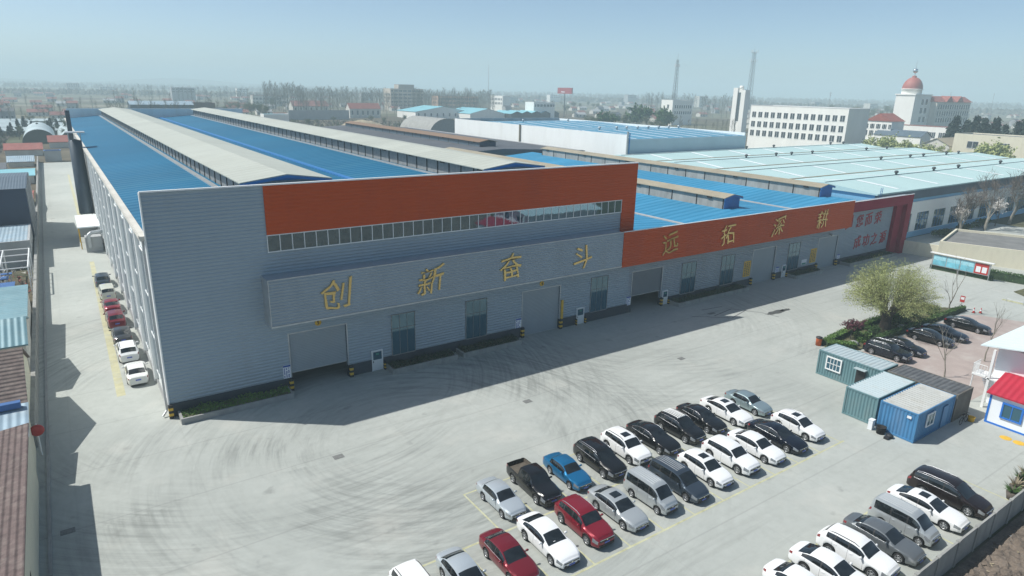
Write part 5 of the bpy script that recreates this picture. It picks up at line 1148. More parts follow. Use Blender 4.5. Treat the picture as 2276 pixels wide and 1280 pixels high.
bumpy('soil_heap',20,75,-6,11.8,190,75,lambda x,y,q:.02+max(0,(11.2-y))*.05+.9*max(0,1-abs(y-7.5)/3.4)*(.6+.4*math.sin(x*.5)*math.sin(x*.21))+q.uniform(0,.26)*(y<11.2),M_['soil'],smooth=False)
q=random.Random(11); m=MB()
for i in range(420):
    x=q.uniform(34,60); y=q.uniform(3,11.2); s=q.uniform(.05,.22); z=.1+max(0,(11.2-y))*.05+.75*max(0,1-abs(y-7.5)/3.4)
    P=[(x+s*q.gauss(0,.6),y+s*q.gauss(0,.6),z+s*q.uniform(-.2,1.0)) for _ in range(6)]
    m.add(P,[(0,1,2),(0,2,3),(0,3,4),(1,2,5),(2,3,5),(3,4,5),(0,1,4),(1,5,4)],q.randrange(3))
setting(m.build('rubble',[M_['straw'],M_['soil'],M_['kerb']]),'stuff')
for i,(x,y,h,k) in enumerate(((52.3,12.9,.75,0),(53.4,13.1,1.0,1),(54.7,13.2,1.15,0),(55.8,13.3,.9,1))):
    t=thing('potted_cactus',['low round green potted plant nearest the brown minivan','spiky yellowish potted plant beside the round one','tall dark potted plant by the fence','farthest potted plant along the fence'][i],'potted plant',(x,y,0)); m=MB(); m.lathe([(0,0),(.28,0),(.4,.55),(.34,.56),(0,.45)],16); m.build('pot',M_['terracotta'],t)
    m=MB(); q2=random.Random(i)
    for _ in range(60): a=q2.uniform(0,6.28); r_=q2.uniform(.15,.75); zz=.5+h*q2.uniform(.2,1); m.add([(0,0,.5),(.12,.08,.6),(r_*math.cos(a),r_*math.sin(a),zz)],[(0,1,2)])
    m.build('foliage',M_['leaf_green'] if k==0 else M_['straw'],t)
# ------------------------------------------------------------------ plants
def leaf(m,p,s,q,mi=0):
    a=Vector((q.gauss(0,1),q.gauss(0,1),q.gauss(0,1))).normalized(); b=a.orthogonal().normalized(); c=a.cross(b); t=q.uniform(0,6.28); u=b*math.cos(t)+c*math.sin(t); v=a.cross(u); p=Vector(p)
    m.add([p-u*s*.5,p+v*s*.28,p+u*s*.5,p-v*s*.28],[(0,1,2,3)],mi)
def branch(tk,cr,p,d,L,r,lev,q,sp,nb,tips,up=.25):
    n=3; pts=[Vector(p)]; dd=Vector(d)
    for i in range(n):
        dd=(dd+Vector((q.gauss(0,.12),q.gauss(0,.12),q.gauss(0,.08)+up*.12))).normalized(); pts.append(pts[-1]+dd*L/n)
    m=tk if lev<2 else cr; sides=6 if lev==0 else (5 if lev==1 else 3)
    for i in range(n): m.tube(pts[i],pts[i+1],r*(1-.55*i/n),r*(1-.55*(i+1)/n),sides,cap=False)
    if lev>=nb: tips.append((pts[-1],dd)); return
    k=[4,4,4,3][min(lev,3)]+q.randrange(2)
    for j in range(k):
        f=q.uniform(.35,1.0) if j<k-1 else 1.0; i=min(int(f*n),n-1); b=pts[i].lerp(pts[i+1],f*n-i)
        o=Vector((q.gauss(0,1),q.gauss(0,1),q.gauss(0,.5))).normalized(); nd=(dd*(1-sp)+o*sp+Vector((0,0,up))).normalized()
        branch(tk,cr,b,nd,L*q.uniform(.5,.78),r*.45,lev+1,q,sp,nb,tips,up)
def tree_meshes(seed,h,sp,nb,r,mt,mc,leafs=0,lsize=.3,ml=None,first=.4,up=.25,twigs=3):
    q=random.Random(seed); tk=MB(); cr=MB(); tips=[]
    branch(tk,cr,(0,0,-.1),(0,0,1),h*first,r,0,q,sp,nb,tips,up)
    for p,d in tips:
        for _ in range(twigs):
            e=p+(d+Vector((q.gauss(0,.5),q.gauss(0,.5),q.gauss(.1,.4))))*h*.07*q.uniform(.5,1.2); w=h*.0022
            a=Vector((q.gauss(0,1),q.gauss(0,1),q.gauss(0,1))).normalized()*w; cr.add([p-a,p+a,e],[(0,1,2)])
            for _ in range(leafs): leaf(cr,p.lerp(e,q.uniform(.2,1.2))+Vector((q.gauss(0,1),q.gauss(0,1),q.gauss(0,1)))*h*.018,lsize*q.uniform(.6,1.3),q,1)
    return tk.mesh('trunk',mt),cr.mesh('crown',[mc,ml or mc])
def tree(name,ms,label,cat,x,y,rz=0,sc=1,group=None,H=None):
    if H: sc=H/max(v.co.z for v in ms[1].vertices)
    t=thing(name,label,cat,(x,y,0),rz,group); t.scale=(sc,sc,sc); part('trunk',ms[0],t); part('crown',ms[1],t); return t
# willow: thick pollarded trunk with a fan of fine leafy shoots
q=random.Random(21); tk=MB(); cr=MB()
tk.tube((0,0,-.1),(.1,0,1.0),.75,.62,12,cap=False); tk.tube((.1,0,1.0),(.05,.1,2.1),.62,.8,12)
heads=[]
for k in range(9):
    a=2*math.pi*k/9+q.uniform(-.2,.2); e=Vector((1.15*math.cos(a),1.15*math.sin(a),2.7+q.uniform(0,.8))); tk.tube((.3*math.cos(a),.3*math.sin(a),1.7),e,.3,.2,7); heads.append((e,a))
for e,a in heads:
    for _ in range(62):
        az=a+q.gauss(0,.55); el=q.uniform(.28,1.45); L=q.uniform(4.4,5.5)*(.84+.2*math.sin(el)); d=Vector((math.cos(az)*math.cos(el),math.sin(az)*math.cos(el),math.sin(el)))
        pts=[e+Vector((q.gauss(0,.15),q.gauss(0,.15),q.gauss(0,.12)))]
        for i in range(6): d=(d+Vector((q.gauss(0,.06),q.gauss(0,.06),-.075))).normalized(); pts.append(pts[-1]+d*L/6)
        for i in range(6): cr.tube(pts[i],pts[i+1],.026*(1-.13*i),.026*(1-.13*(i+1)),3,cap=False)
        for _ in range(66):
            f=q.uniform(.30,1.0)**.8*6; i=min(int(f),5); p=pts[i].lerp(pts[i+1],f-i); leaf(cr,p+Vector((q.gauss(0,.2),q.gauss(0,.2),q.gauss(0,.2))),q.uniform(.085,.155),q,1)
wt=thing('willow_tree','big round pale green willow with thick stump in the planted island','tree',(80.3,36.1,0)); wt.scale=(.93,.93,1.0); part('trunk',tk.mesh('trunk',M_['bark']),wt); part('crown',cr.mesh('crown',[M_['willow_shoot'],M_['willow_leaf']]),wt)
# planted island with hedge border
isl=[(68.5,37.0),(68.2,35.9),(70.7,34.0),(95.5,33.9),(97.4,33.9),(97.3,34.9),(93.8,37.6),(86,38.1),(76.5,38.0)]
m=MB(); m.prism(isl,0,.12); setting(m.build('planting_bed',mat('bed_soil',(.085,.085,.04),.95,0,.5,1.2,bump=.05,bscale=6)))
def hedge(name,label,pts,wd,h,n,m_,s=.16,seed=1,cat='hedge',core=M_['leaf_dark']):
    q=random.Random(seed); m=MB(); segl=[(Vector((*a,0)),Vector((*b,0))) for a,b in zip(pts,pts[1:])]; tot=sum((b-a).length for a,b in segl); c=MB()
    for a,b in segl:
        u=(b-a).normalized(); v=Vector((-u.y,u.x,0)); k=int(n*(b-a).length/tot)
        P=[a-v*wd*.40,b-v*wd*.40,b+v*wd*.40,a+v*wd*.40]; c.prism([(p.x,p.y) for p in P],.0,h*.82,0)
        for _ in range(k):
            f=q.random(); g=q.uniform(-1,1); z=q.uniform(.1,1)
            if q.random()<.6: z=q.uniform(.82,1.08)
            leaf(m,a.lerp(b,f)+v*wd*.5*g*(1+.08*q.gauss(0,1))+Vector((0,0,h*z)),s*q.uniform(.6,1.4),q)
    t=thing(name,label,cat,(0,0,0)); m.build('foliage',m_,t); c.build('stems',core,t); return t
hedge('hedge','clipped bright hedge edging the planted island on the yard side',[(68.7,36.9),(76.5,37.7),(86,37.8),(93.6,37.3)],.9,.75,5200,M_['leaf_bright'],seed=2)
hedge('hedge','clipped hedge end beside the orange bin and the red leaved tree',[(68.6,36.6),(70.8,34.5)],.9,.7,1700,M_['leaf_bright'],seed=3)
hedge('hedge','low hedge behind the black cars along the brick plaza',[(75,34.4),(93.5,34.3),(97.2,34.3)],.7,.65,3600,M_['leaf_green'],seed=4)
def cloud(name,label,x,y,rx,ry,h,n,m_,s,seed,cat='shrub',m2=None):
    q=random.Random(seed); m=MB(); bl=[(q.uniform(-.6,.6)*rx,q.uniform(-.6,.6)*ry,q.uniform(.35,.75)*h,q.uniform(.35,.6)) for _ in range(7)]
    for _ in range(n):
        b=q.choice(bl); d=Vector((q.gauss(0,1),q.gauss(0,1),q.gauss(0,1))).normalized()*q.uniform(.5,1)
        leaf(m,(b[0]+d.x*rx*b[3],b[1]+d.y*ry*b[3],max(.02,b[2]+d.z*h*b[3]*.8)),s*q.uniform(.6,1.4),q,q.random()<.25)
    st=MB()
    for b in bl: st.tube((b[0]*.2,b[1]*.2,0),(b[0],b[1],b[2]),.035,.015,5,cap=False)
    t=thing(name,label,cat,(x,y,0)); m.build('foliage',[m_,m2 or m_],t); st.build('stems',M_['bark'],t); return t
for i,(x,y,rx,ry,h,mm,lb) in enumerate(((73.8,35.6,1.6,1.0,.8,'leaf_bright','rounded low shrub under the red leaved tree'),(78,36.3,1.7,1.1,1.0,'leaf_green','dark low shrub on the near side of the willow trunk'),(83.5,36.2,2.2,1.2,1.2,'leaf_green','bushy shrub just beyond the willow trunk'),
   (87.5,36.0,2.2,1.2,1.1,'leaf_dark','dark spreading shrub in the middle of the island'),(91.5,35.8,2.0,1.2,1.0,'leaf_green','low shrub near the far end of the island'),(76.2,35.2,1.3,.9,.7,'leaf_dark','dark ground shrub behind the estate suv'))):
    cloud('shrub',lb,x,y,rx,ry,h,1300,M_[mm],.17,30+i,m2=M_['leaf_dark'])
for i,(x,y,s,lb) in enumerate(((71.6,35.1,.5,'pale boulder beside the hedge end'),(89.8,36.9,.55,'pale rock in the grass beyond the willow'),(82.2,35.0,.45,'dark rock at the foot of the willow'))):
    q=random.Random(i); m=MB(); m.lathe([(0,0),(s,.05),(s*1.1*q.uniform(.8,1.1),s*.5),(s*.6,s*.95),(0,s*1.1)],8); tag(m.build('boulder',M_['kerb'],None,(x,y,.08)),lb,'rock')
red=tree_meshes(41,3.6,.55,3,.07,M_['bark'],M_['twig'],14,.16,M_['leaf_purple'],first=.36,up=.12,twigs=2)
tree('red_leaved_tree',red,'small purple red leaved tree in the island near the orange bin','tree',73.1,36.3)
sap=[tree_meshes(50+i,5.6,.42,2,.085,M_['bark_pale'],M_['bark_pale'],0,first=.55,up=.5,twigs=2) for i in range(3)]
for i,(x,y,sc,lb) in enumerate(((94.6,35.0,1.15,'tall leaning bare sapling at the far end of the island'),(71.2,25.4,.9,'bare young tree between the containers and the brick plaza'),(79.5,25.0,1.05,'bare young tree standing beside the site office gallery'))): tree('bare_sapling',sap[i],lb,'tree',x,y,i*1.3,sc)
mag=tree_meshes(60,3.2,.5,3,.06,M_['bark'],M_['twig'],2,.12,M_['leaf_purple'],first=.3,up=.1,twigs=2)
tree('flowering_shrub',mag,'thin reddish budding shrub beside the leaning bare sapling','tree',90.5,37.0)
# signs, cones, bins on the yard
sp=thing('notice_sign','small red notice sign on a post by the island end','sign',(97.4,34.7,0)); m=MB(); m.tube((0,0,0),(0,0,1.9),.04,.04,6); m.build('post',M_['galv'],sp); m=MB(); m.box(-.05,.0,-.28,.28,1.0,1.85); o=m.build('panel',M_['red_paint'],sp); m=MB(); m.box(-.06,-.051,-.2,.2,1.35,1.7); m.build('print',M_['sign_white'],o)
for i,(x,y) in enumerate(((97.2,33.05),(97.85,32.5))):
    t=thing('traffic_cone',['orange and white traffic cone nearer the notice sign','orange and white traffic cone farther from the notice sign'][i],'traffic cone',(x,y,0)); m=MB()
    m.lathe([(.16,.04),(.115,.3)],14,mi=0); m.lathe([(.115,.3),(.075,.5)],14,mi=1); m.lathe([(.075,.5),(.03,.72),(0,.73)],14,mi=0); m.build('cone',[M_['red_paint'],M_['sign_white']],t); m=MB(); m.box(-.2,.2,-.2,.2,.0,.04); m.build('base',M_['black'],t)
t=thing('litter_bin','orange cylindrical litter bin at the hedge corner','bin',(68.2,37.3,0)); m=MB(); m.lathe([(0,.02),(.3,.02),(.32,.85),(.32,.86)],18); m.build('bin_body',mat('bin_orange',(.5,.10,.02),.5),t); m=MB(); m.lathe([(.34,.86),(.34,1.0),(.1,1.08),(0,1.08)],18); m.build('lid',M_['plastic'],t)
nbd=thing('notice_board','long roofed notice board with three sky blue posters and a red one','notice board',(116.9,0,0))
for y in (38.9,43.2,47.2): m=MB(); m.tube((0,y,0),(0,y,2.75),.06,.06,8); m.build('post',M_['galv'],nbd)
m=MB(); m.box(-.35,.3,38.5,47.6,2.76,2.86); m.build('roof',M_['white_trim'],nbd)
m=MB(); m.box(-.03,.05,39.0,47.1,.75,2.6); m.build('backing',M_['galv'],nbd)
for i in range(4):
    y0=39.1+i*2.02; m=MB(); m.box(-.06,-.031,y0,y0+1.9,.85,2.5); o=m.build('poster',M_['red_paint'] if i==0 else M_['poster'],nbd)
    d=MB(); 
    if i==0: 
        for k in (0,1): d.box(-.066,-.061,y0+.2+k*.85,y0+.85+k*.85,1.1,2.0)
        d.build('paper',M_['sign_white'],o)
    else: d.box(-.066,-.061,y0+.05,y0+1.85,1.7,2.45); d.build('pale_sky_print',mat('poster_sky',(.30,.58,.66),.5,0,.2,1.5),o)
shd=thing('guard_shed','low cream building with dark weathered flat roof behind the notice board','building',(0,0,0))
PT=[(125.6,50.2),(131.2,36.0),(146.5,42.0),(140.9,54.0)]
m=MB(); m.prism(PT,0,2.7)
def inset(P,k): cx=sum(p[0] for p in P)/4; cy=sum(p[1] for p in P)/4; return [(cx+(x-cx)*k,cy+(y-cy)*k) for x,y in P]
m.build('wall',M_['cream_wall'],shd)
m=MB(); A=PT; B=inset(PT,.955)
for i in range(4): j=(i+1)%4; m.prism([A[i],A[j],B[j],B[i]],2.701,3.15)
m.build('parapet',M_['cream_wall'],shd)
m=MB(); m.prism(inset(PT,.95),2.702,2.75); m.build('roof',mat('felt_roof',(.17,.17,.165),.9,0,.2,.4,dirt=((.28,.28,.27),.5,.5)),shd)
m=MB(); m.xprism([(0,0),(.25,0),(.25,2.3),(0,2.3)],0,6.2); o=m.build('garden_wall',M_['cream_wall'],None,(124.7,56.2,0)); o.rotation_euler=(0,0,R(-80)); tag(o,'short cream garden wall joining the crimson portal to the guard shed','wall')
hedge('hedge','tall green hedge behind the notice board in front of the guard shed',[(118.6,47.5),(119.6,37.0),(121,30)],1.2,1.3,3600,M_['leaf_green'],s=.2,seed=8)
hedge('hedge','low clipped hedge under the notice board panels',[(117.4,47.5),(117.6,38.5)],.7,.7,1400,M_['leaf_green'],seed=9)
m=MB(); m.prism([(109.5,29),(122,25),(123,33.5),(113.5,34.2)],0,.1); setting(m.build('flower_bed',MATS['bed_soil']))
for i in range(6): cloud('shrub',['leafy ground shrub at the near corner of the rock bed','green ground shrub second from the corner of the rock bed','pale ground shrub in the rock bed middle','dark ground shrub beside the pale rocks','round shrub near the notice board end of the rock bed','loose shrub at the back of the rock bed'][i],112.5+i*1.7,30+1.2*(i%3),1.2,1.0,.7,500,M_[('leaf_bright','leaf_green')[i%2]],.2,70+i)
for i in range(7): q=random.Random(i+90); m=MB(); s=q.uniform(.35,.6); m.lathe([(0,0),(s,.05),(s*q.uniform(.8,1.1),s*.5),(s*.5,s*.9),(0,s)],7); tag(m.build('boulder',M_['plaster'],None,(110.8+i*1.3,29.4-i*.25+.5*q.random(),.08)),'pale edging rock in the line along the rock bed','rock','pale rocks edging the rock bed')
m=MB(); m.box(107.4,107.6,25,33.5,0,.14); setting(m.build('bed_kerb',M_['parking_yellow']))
for i in range(3): t=thing('barrier_rail','low metal barrier rail along the yellow kerb','barrier',(106.9,31.8-i*2.6,0),0,'low barrier rails along the yellow kerb'); m=MB(); m.path([(0,-1,0),(0,-1,.45),(0,1,.45),(0,1,0)],.035,6); m.build('rail',M_['galv'],t)
bs=tree_meshes(77,4.2,.5,3,.06,M_['bark'],M_['twig'],2,.16,M_['leaf_purple'],first=.3,up=.15,twigs=2)
tree('small_garden_tree',bs,'small reddish budding tree by the cream guard shed wall','tree',121.2,33.5)
# planters along the facade
for i,(x0,x1,lb) in enumerate(((5.5,14.7,'long concrete planter at the sunlit corner of the factory front'),(24.3,31.6,'concrete planter under the first tall window of the factory front'),(32.3,39.7,'concrete planter under the second tall window of the factory front'),(64.9,79.8,'longest concrete planter below the workshop windows'),(91.1,98.4,'short concrete planter beside the workshop side door'),(106.2,121,'concrete planter below the red slogan wall'))):
    t=thing('planter',lb,'planter',((x0+x1)/2,55.9,0)); a=(x1-x0)/2; m=MB(); m.box(-a,a,-.9,-.72,0,.5); m.box(-a,-a+.18,-.719,.85,0,.5); m.box(a-.18,a,-.719,.85,0,.5); m.build('trough',M_['concrete_wall'] if i else M_['kerb'],t)
    m=MB(); m.box(-a+.181,a-.181,-.719,.85,0,.4); m.build('soil',M_['soil'],t)
    q=random.Random(i+3); m=MB()
    for _ in range(int(260*(x1-x0))): 
        x=q.uniform(-a+.2,a-.2); hh=.45+.35*(.5+.5*math.sin(x*1.9+i))*q.random()
        leaf(m,(x,q.uniform(-.68,.75),hh+q.uniform(-.1,.15)),q.uniform(.1,.22),q)
    m.build('plants',M_['leaf_bright'] if i==0 else M_['leaf_dark'],t)  # facade shade put into the leaf colour on all but the corner planter
# big bare plane trees and white magnolias in front of the cyan hall
big=[tree_meshes(100+i,15.5,.46,4,.32,M_['bark_pale'],M_['twig'],0,first=.30,up=.3,twigs=3) for i in range(3)]
for i,(x,y,sc,lb) in enumerate(((150,56.5,1.0,'bare pale plane tree nearest the guard shed roof'),(163,57.0,1.05,'bare plane tree second along the cyan hall front'),(177,57.5,1.1,'bare plane tree third along the cyan hall front'),(191,57.5,1.05,'farthest bare plane tree cut by the picture edge'))): tree('plane_tree',big[i%3],lb,'tree',x,y,i*2.1,sc)
mg=tree_meshes(120,7.2,.4,3,.1,M_['bark'],M_['twig'],11,.26,M_['blossom'],first=.34,up=.3,twigs=2)
for i,(x,y,lb) in enumerate(((152.5,58.3,'white flowering magnolia beside the nearest plane tree'),(171,58.0,'white flowering magnolia farther along the cyan hall front'))): tree('magnolia_tree',mg,lb,'tree',x,y,i,1)
for i,(x,y) in enumerate(((147,58.5),(158,59),(167,59))): cloud('shrub',['dark shrub under the nearest plane tree','dark shrub between the first two plane trees','dark shrub below the third plane tree'][i],x,y,4,1.2,1.6,900,M_['leaf_dark'],.35,130+i,m2=M_['leaf_green'])
# leafy willows and conifers on the right beyond the cyan hall
wl=tree_meshes(140,11,.5,3,.3,M_['bark'],M_['twig_green'],16,.55,M_['willow_leaf'],first=.28,up=.05,twigs=3)
for i,(x,y,sc,lb) in enumerate(((268,134.5,14.5,'pale green willow in front of the white annex'),(272,126,13,'low pale willow beside the first one behind the cyan hall'),(275,119.5,12,'rounded pale willow near the tan shed'),(267,98,15,'large pale green willow in front of the cream gate building'),(265.5,92.5,12,'smaller willow leaning on the large one by the gate building'))): tree('leafy_willow',wl,lb,'tree',x,y,i*1.7,H=sc)
def conifer(seed,h):
    q=random.Random(seed); tk=MB(); cr=MB(); tk.tube((0,0,0),(0,0,h),.2,.03,6,cap=False)
    for k in range(16):
        z=h*(.12+.88*k/16); L=h*.30*(1-k/16.5)
        for j in range(8):
            a=q.uniform(0,6.28); e=Vector((L*math.cos(a),L*math.sin(a),z-L*.25))
            for f in np.linspace(.2,1,7): leaf(cr,Vector((0,0,z)).lerp(e,f)+Vector((q.gauss(0,.2),q.gauss(0,.2),q.gauss(0,.2))),h*.085*q.uniform(.7,1.3),q)
    return tk.mesh('trunk',M_['bark']),cr.mesh('crown',M_['conifer'])
cf=[conifer(150+i,10) for i in range(2)]
q=random.Random(9)
for i in range(30):
    x=320+q.uniform(-3,16); y=134-i*2.2+q.uniform(-1.2,1.2); tree('conifer',cf[i%2],'dark conifer in the row behind the cream gate building','tree',x,y,q.uniform(0,6),q.uniform(1.7,2.05),'dark conifers behind the gate building')
for i in range(22):
    x,y=bearing(-120+i*13+q.uniform(-5,5),q.uniform(395,430)); tree('conifer',cf[i%2],'small dark conifer in the row beyond the left greenhouses','tree',x,y,q.uniform(0,6),q.uniform(.45,.85),'dark conifers across the left fields')
# groves of bare poplars, mixed trees and villages fading into the haze
def poplar(seed,h):
    q=random.Random(seed); tk=MB(); cr=MB(); tk.tube((0,0,-.1),(q.uniform(-.4,.4),0,h*.55),.24,.14,6,cap=False); tk.tube((0,0,h*.5),(q.uniform(-.5,.5),.2,h),.15,.03,5,cap=False)
    for k in range(46):
        t=q.uniform(.16,.93); a=q.uniform(0,6.28); L=h*(.10+.20*math.sin(math.pi*min(1,t*1.15)))*q.uniform(.6,1.1); d=Vector((math.cos(a)*.55,math.sin(a)*.55,.95)).normalized()
        p=Vector((0,0,h*t)); e=p+d*L; cr.tube(p,p.lerp(e,.5),.05,.03,3,cap=False)
        for _ in range(11):
            b=p.lerp(e,q.uniform(.15,.95)); f=b+(d+Vector((q.gauss(0,.4),q.gauss(0,.4),q.gauss(.1,.3))))*h*.06; w_=Vector((q.gauss(0,1),q.gauss(0,1),0)).normalized()*.045; cr.add([b-w_,b+w_,f],[(0,1,2)])
            if q.random()<.25: leaf(cr,f,.3,q,1)
    return tk.mesh('trunk',M_['twig_far']),cr.mesh('crown',[M_['twig_far'],M_['twig_green']])
pop=[poplar(200+i,24) for i in range(5)]
rnd_t=[tree_meshes(220+i,12,.45,4,.24,M_['twig'],M_['twig'],2,.35,M_['twig_green'],first=.3,up=.25,twigs=2) for i in range(3)]
lf=tree_meshes(230,12,.48,3,.25,M_['bark'],M_['twig_green'],14,.7,M_['leaf_green'],first=.3,up=.15,twigs=3)
q=random.Random(33)
def grove(u0,u1,d0,d1,n,ms,label,group,s0,s1,name='bare_tree'):
    for i in range(n):
        u=u0+(u1-u0)*(i+q.uniform(.1,.9))/n; x,y=bearing(u,q.uniform(d0,d1)); tree(name,ms[q.randrange(len(ms))],label,'tree',x,y,q.uniform(0,6.28),q.uniform(s0,s1),group)
grove(125,270,330,420,12,rnd_t,'round budding tree beyond the far parapet of the factory hall','budding trees behind the factory hall',.75,1.15)
grove(215,490,420,560,36,pop,'bare poplar in the thin row behind the factory hall','poplars behind the factory hall',.45,.72,'poplar_tree')
grove(480,600,520,700,9,rnd_t,'dark bare tree left of the red roofed barns','bare trees by the barns',1.0,1.5)
grove(575,665,620,850,26,pop,'tall hazy poplar in the grove left of the apartment block','poplars left of the apartment block',.95,1.25,'poplar_tree')
grove(650,860,620,860,62,pop,'tall hazy poplar in the wide grove behind the barns','poplars behind the barns',.8,1.1,'poplar_tree')
grove(905,1090,640,860,58,pop,'tall hazy poplar in the grove right of the apartment block','poplars right of the apartment block',.85,1.15,'poplar_tree')
grove(860,945,650,720,10,pop,'bare poplar standing in front of the apartment block','poplars before the apartment block',.7,.95,'poplar_tree')
grove(1100,1330,750,1200,16,rnd_t,'hazy bare tree among the houses near the billboard','bare trees near the billboard',.9,1.4)
grove(1300,1500,430,560,15,rnd_t,'grey brown bare tree behind the white hall','bare trees behind the white hall',.9,1.4)
grove(1420,1670,800,1200,40,pop,'faint poplar in the far grove between the telecom masts','faint poplars between the telecom masts',.8,1.15,'poplar_tree')
grove(1500,1650,420,540,14,pop,'slender bare poplar behind the white hall roof','slender poplars behind the white hall',.35,.5,'poplar_tree')
grove(1800,2000,800,1050,16,rnd_t,'hazy budding tree between office block and dome school','hazy trees left of the dome',1.3,1.9)
grove(2140,2330,450,1100,12,rnd_t,'hazy tree in the flat fields right of the dome school','hazy trees right of the dome',.7,1.1)
grove(-40,200,430,800,26,pop,'faint poplar scattered over the hazy left plain','poplars on the left plain',.35,.6,'poplar_tree')
grove(230,600,700,1300,40,pop,'faint poplar far behind the long dark hall','far poplars behind the long dark hall',.6,.95,'poplar_tree')
grove(0,140,330,520,9,rnd_t,'small bare tree in the left fields','bare trees in the left fields',.4,.7)
grove(560,1000,420,520,18,rnd_t,'low grey scrub tree around the rubble heap','scrub trees around the rubble heap',.45,.75)
for i,(u,d,sc,lb) in enumerate(((1340,455,15.5,'leafy green tree behind the white hall, nearest the billboard'),(1408,500,20,'taller leafy green tree in the middle behind the white hall'),(1462,480,18.5,'wide leafy green tree beside the grey house'))): x,y=bearing(u,d); tree('green_tree',[lf[0],lf[1]],lb,'tree',x,y,i,H=sc)
# scrub and rubble between the factory and the barns
bumpy('rubble_heap',120,190,350,400,50,30,lambda x,y,q:max(0,7.5*math.exp(-((x-152)/19)**2-((y-376)/10)**2)+q.uniform(-.6,.6)*math.exp(-((x-152)/24)**2)),M_['straw'],seed=4)
sc_=MB(); q=random.Random(77)
for _ in range(9000):
    u=q.uniform(480,1010); x,y=bearing(u,q.uniform(300,520)); 
    if 140<x<170 and 360<y<392: continue
    h=q.uniform(.8,3.2); sc_.add([(x,y,0),(x+q.uniform(-.6,.6)+.25,y+q.uniform(-.5,.5),h*.5),(x+q.gauss(0,.7),y+q.gauss(0,.7),h)],[(0,1,2)],q.random()<.2)
for _ in range(5200):
    x,y=bearing(q.uniform(-60,150),q.uniform(270,420)); 
    if -16<x<12 and (y<350 or 350<y<425): continue
    h=q.uniform(.5,1.6); sc_.add([(x,y,0),(x+q.uniform(-.6,.6)+.2,y+q.uniform(-.5,.5),h*.5),(x+q.gauss(0,.7),y+q.gauss(0,.7),h)],[(0,1,2)],q.random()<.2)
setting(sc_.build('scrub',[M_['twig'],M_['twig_green']]),'stuff')
# village houses
hz=[]
def house_proto(i):
    m=MB(); r=MB(); a,b,e,rg=[(5,3.4,3.2,5.2),(6.5,3.6,3.0,5.0),(4.5,3.6,5.6,7.6)][i%3]
    m.xprism([(-b,0),(b,0),(b,e),(0,rg-.05),(-b,e)],-a,a,0)
    for k in range(3): m.box(-a+1+k*a*.66,-a+2.2+k*a*.66,-b-.04,-b-.003,1,2.4,1)
    s=(rg-e)/b; r.xprism([(-b-.4,e-.4*s),(0,rg),(b+.4,e-.4*s),(b+.4,e-.4*s+.16),(0,rg+.16),(-b-.4,e-.4*s+.16)],-a-.3,a+.3)
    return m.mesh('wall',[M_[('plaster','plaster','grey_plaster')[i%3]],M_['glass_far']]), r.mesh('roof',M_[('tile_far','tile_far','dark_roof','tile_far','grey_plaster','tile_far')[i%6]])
pr=[house_proto(i) for i in range(6)]
names=['red roofed','red roofed','dark roofed','red roofed','grey roofed','red roofed']
q=random.Random(55)
def village(u0,u1,d0,d1,n,where,group):
    for i in range(n):
        x,y=bearing(q.uniform(u0,u1),q.uniform(d0**.5,d1**.5)**2); k=q.randrange(6)
        t=thing('village_house','small hazy %s house %s'%(names[k],where),'house',(x,y,0),q.gauss(0,.06),group+', '+names[k]); part('wall',pr[k][0],t); part('roof',pr[k][1],t)
village(1640,2010,560,1500,80,'in the village behind the office block','houses behind the office block')
village(1090,1640,640,1600,60,'near the billboard and masts','houses near the billboard')
village(430,900,540,900,22,'among the scrub near the barns','houses near the barns')
village(420,900,900,1800,34,'beyond the barns','houses beyond the barns')
village(2080,2330,700,1800,26,'in the fields right of the dome','houses right of the dome')
village(-60,440,560,2000,60,'far across the left fields','houses across the left fields')
q=random.Random(91)
for i in range(16):
    x,y=bearing(-40+i*140+q.uniform(-50,50),q.uniform(1000,1900)); wd=q.uniform(14,34); ht=q.uniform(10,21)
    block('far_block','pale hazy mid rise block standing far off among the trees','building',x,x+wd,y,y+13,ht,M_[q.choice(['plaster','white_plaster','grey_plaster'])],M_['dark_roof'],south=([(x+1+k*wd/6,wd/11) for k in range(6)],[(z,z+1.7) for z in (ht-3,ht-6.5)]),group='pale mid rise blocks far off in the haze')
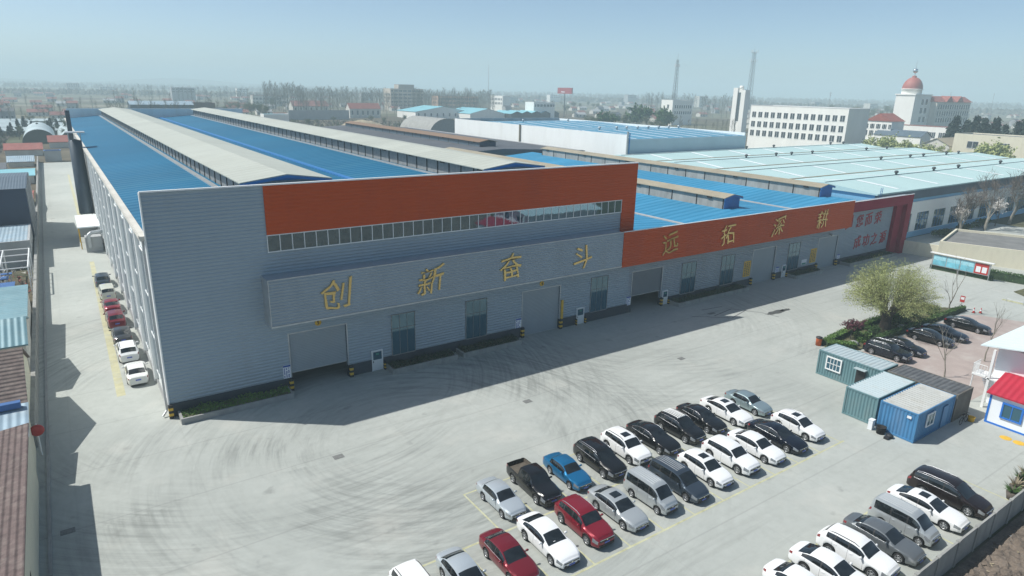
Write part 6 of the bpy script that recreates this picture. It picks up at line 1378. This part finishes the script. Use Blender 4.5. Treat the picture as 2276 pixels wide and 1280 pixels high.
# far tree belts and low hills that fade out
def belt(u0,u1,d,h,n,seed):
    q=random.Random(seed); m=MB()
    for i in range(n):
        x,y=bearing(q.uniform(u0,u1),d*q.uniform(.93,1.07)); z=h*q.uniform(.4,1); w_=h*.22
        m.add([(x-w_,y,z*.3),(x,y-w_,z*.15),(x+w_,y,z*.3),(x+q.gauss(0,w_*.5),y,z),(x-w_*.5,y+w_,z*.7),(x+w_*.6,y-w_,z*.75)],[(0,1,5),(0,4,3),(2,3,5),(1,2,5),(0,5,4)])
    return m
fw=MB()
for a in ((-150,700,1500,13,700,1),(600,1700,1700,15,1100,2),(1500,2400,1600,13,900,3),(-150,2400,2500,18,1500,4),(-150,2400,3600,20,1600,5)):
    b_=belt(*a); fw.add(b_.v,b_.f)
setting(fw.build('far_woods',M_['twig_far']),'stuff')
hm=MB(); n=60; vs=[]
for i in range(n+1):
    u=-500+1900*i/n; z=(30+14*math.sin(i*.23+1)+10*math.sin(i*.51))*max(0,1-((i-18)/34)**2)
    for d,k in ((4300,0),(4800,1),(5400,0)): x,y=bearing(u,d); vs.append((x,y,max(z,0)*k-2))
hm.add(vs,[(i*3+k,i*3+k+1,i*3+k+4,i*3+k+3) for i in range(n) for k in (0,1)],0,True); setting(hm.build('hills',M_['twig_far']))
# electricity poles on the right
for i,(u,d,h) in enumerate(((1836,560,30),(1992,700,30),(2102,900,34),(2198,950,34))):
    x,y=bearing(u,d); t=thing('power_pole',['slim power pole rising left of the dome tower','power pole just left of the dome','faint power pole right of the dome school','faintest power pole far right in the haze'][i],'pole',(x,y,0)); m=MB(); m.tube((0,0,0),(0,0,h),.22,.14,6); m.build('pole',M_['galv'],t); m=MB(); m.box(-1.6,1.6,-.1,.1,h-1.2,h-1.0); m.box(-1.2,1.2,-.1,.1,h-2.6,h-2.4); m.build('crossarm',M_['galv'],t)
# ------------------------------------------------------------------ haze: closed box of even air around everything
hb=MB(); hb.box(-5600,6400,-1000,6900,-3.0,115); hzo=setting(hb.build('haze',MATS.setdefault('haze_air',bpy.data.materials.new('haze_air'))),'stuff')
hmx=MATS['haze_air']; hmx.use_nodes=True; t=hmx.node_tree; t.nodes.clear(); o=t.nodes.new('ShaderNodeOutputMaterial'); v=t.nodes.new('ShaderNodeVolumePrincipled')
v.inputs['Color'].default_value=(.74,.94,1,1); v.inputs['Density'].default_value=.00055; v.inputs['Anisotropy'].default_value=0.0; t.links.new(v.outputs[0],o.inputs['Volume'])
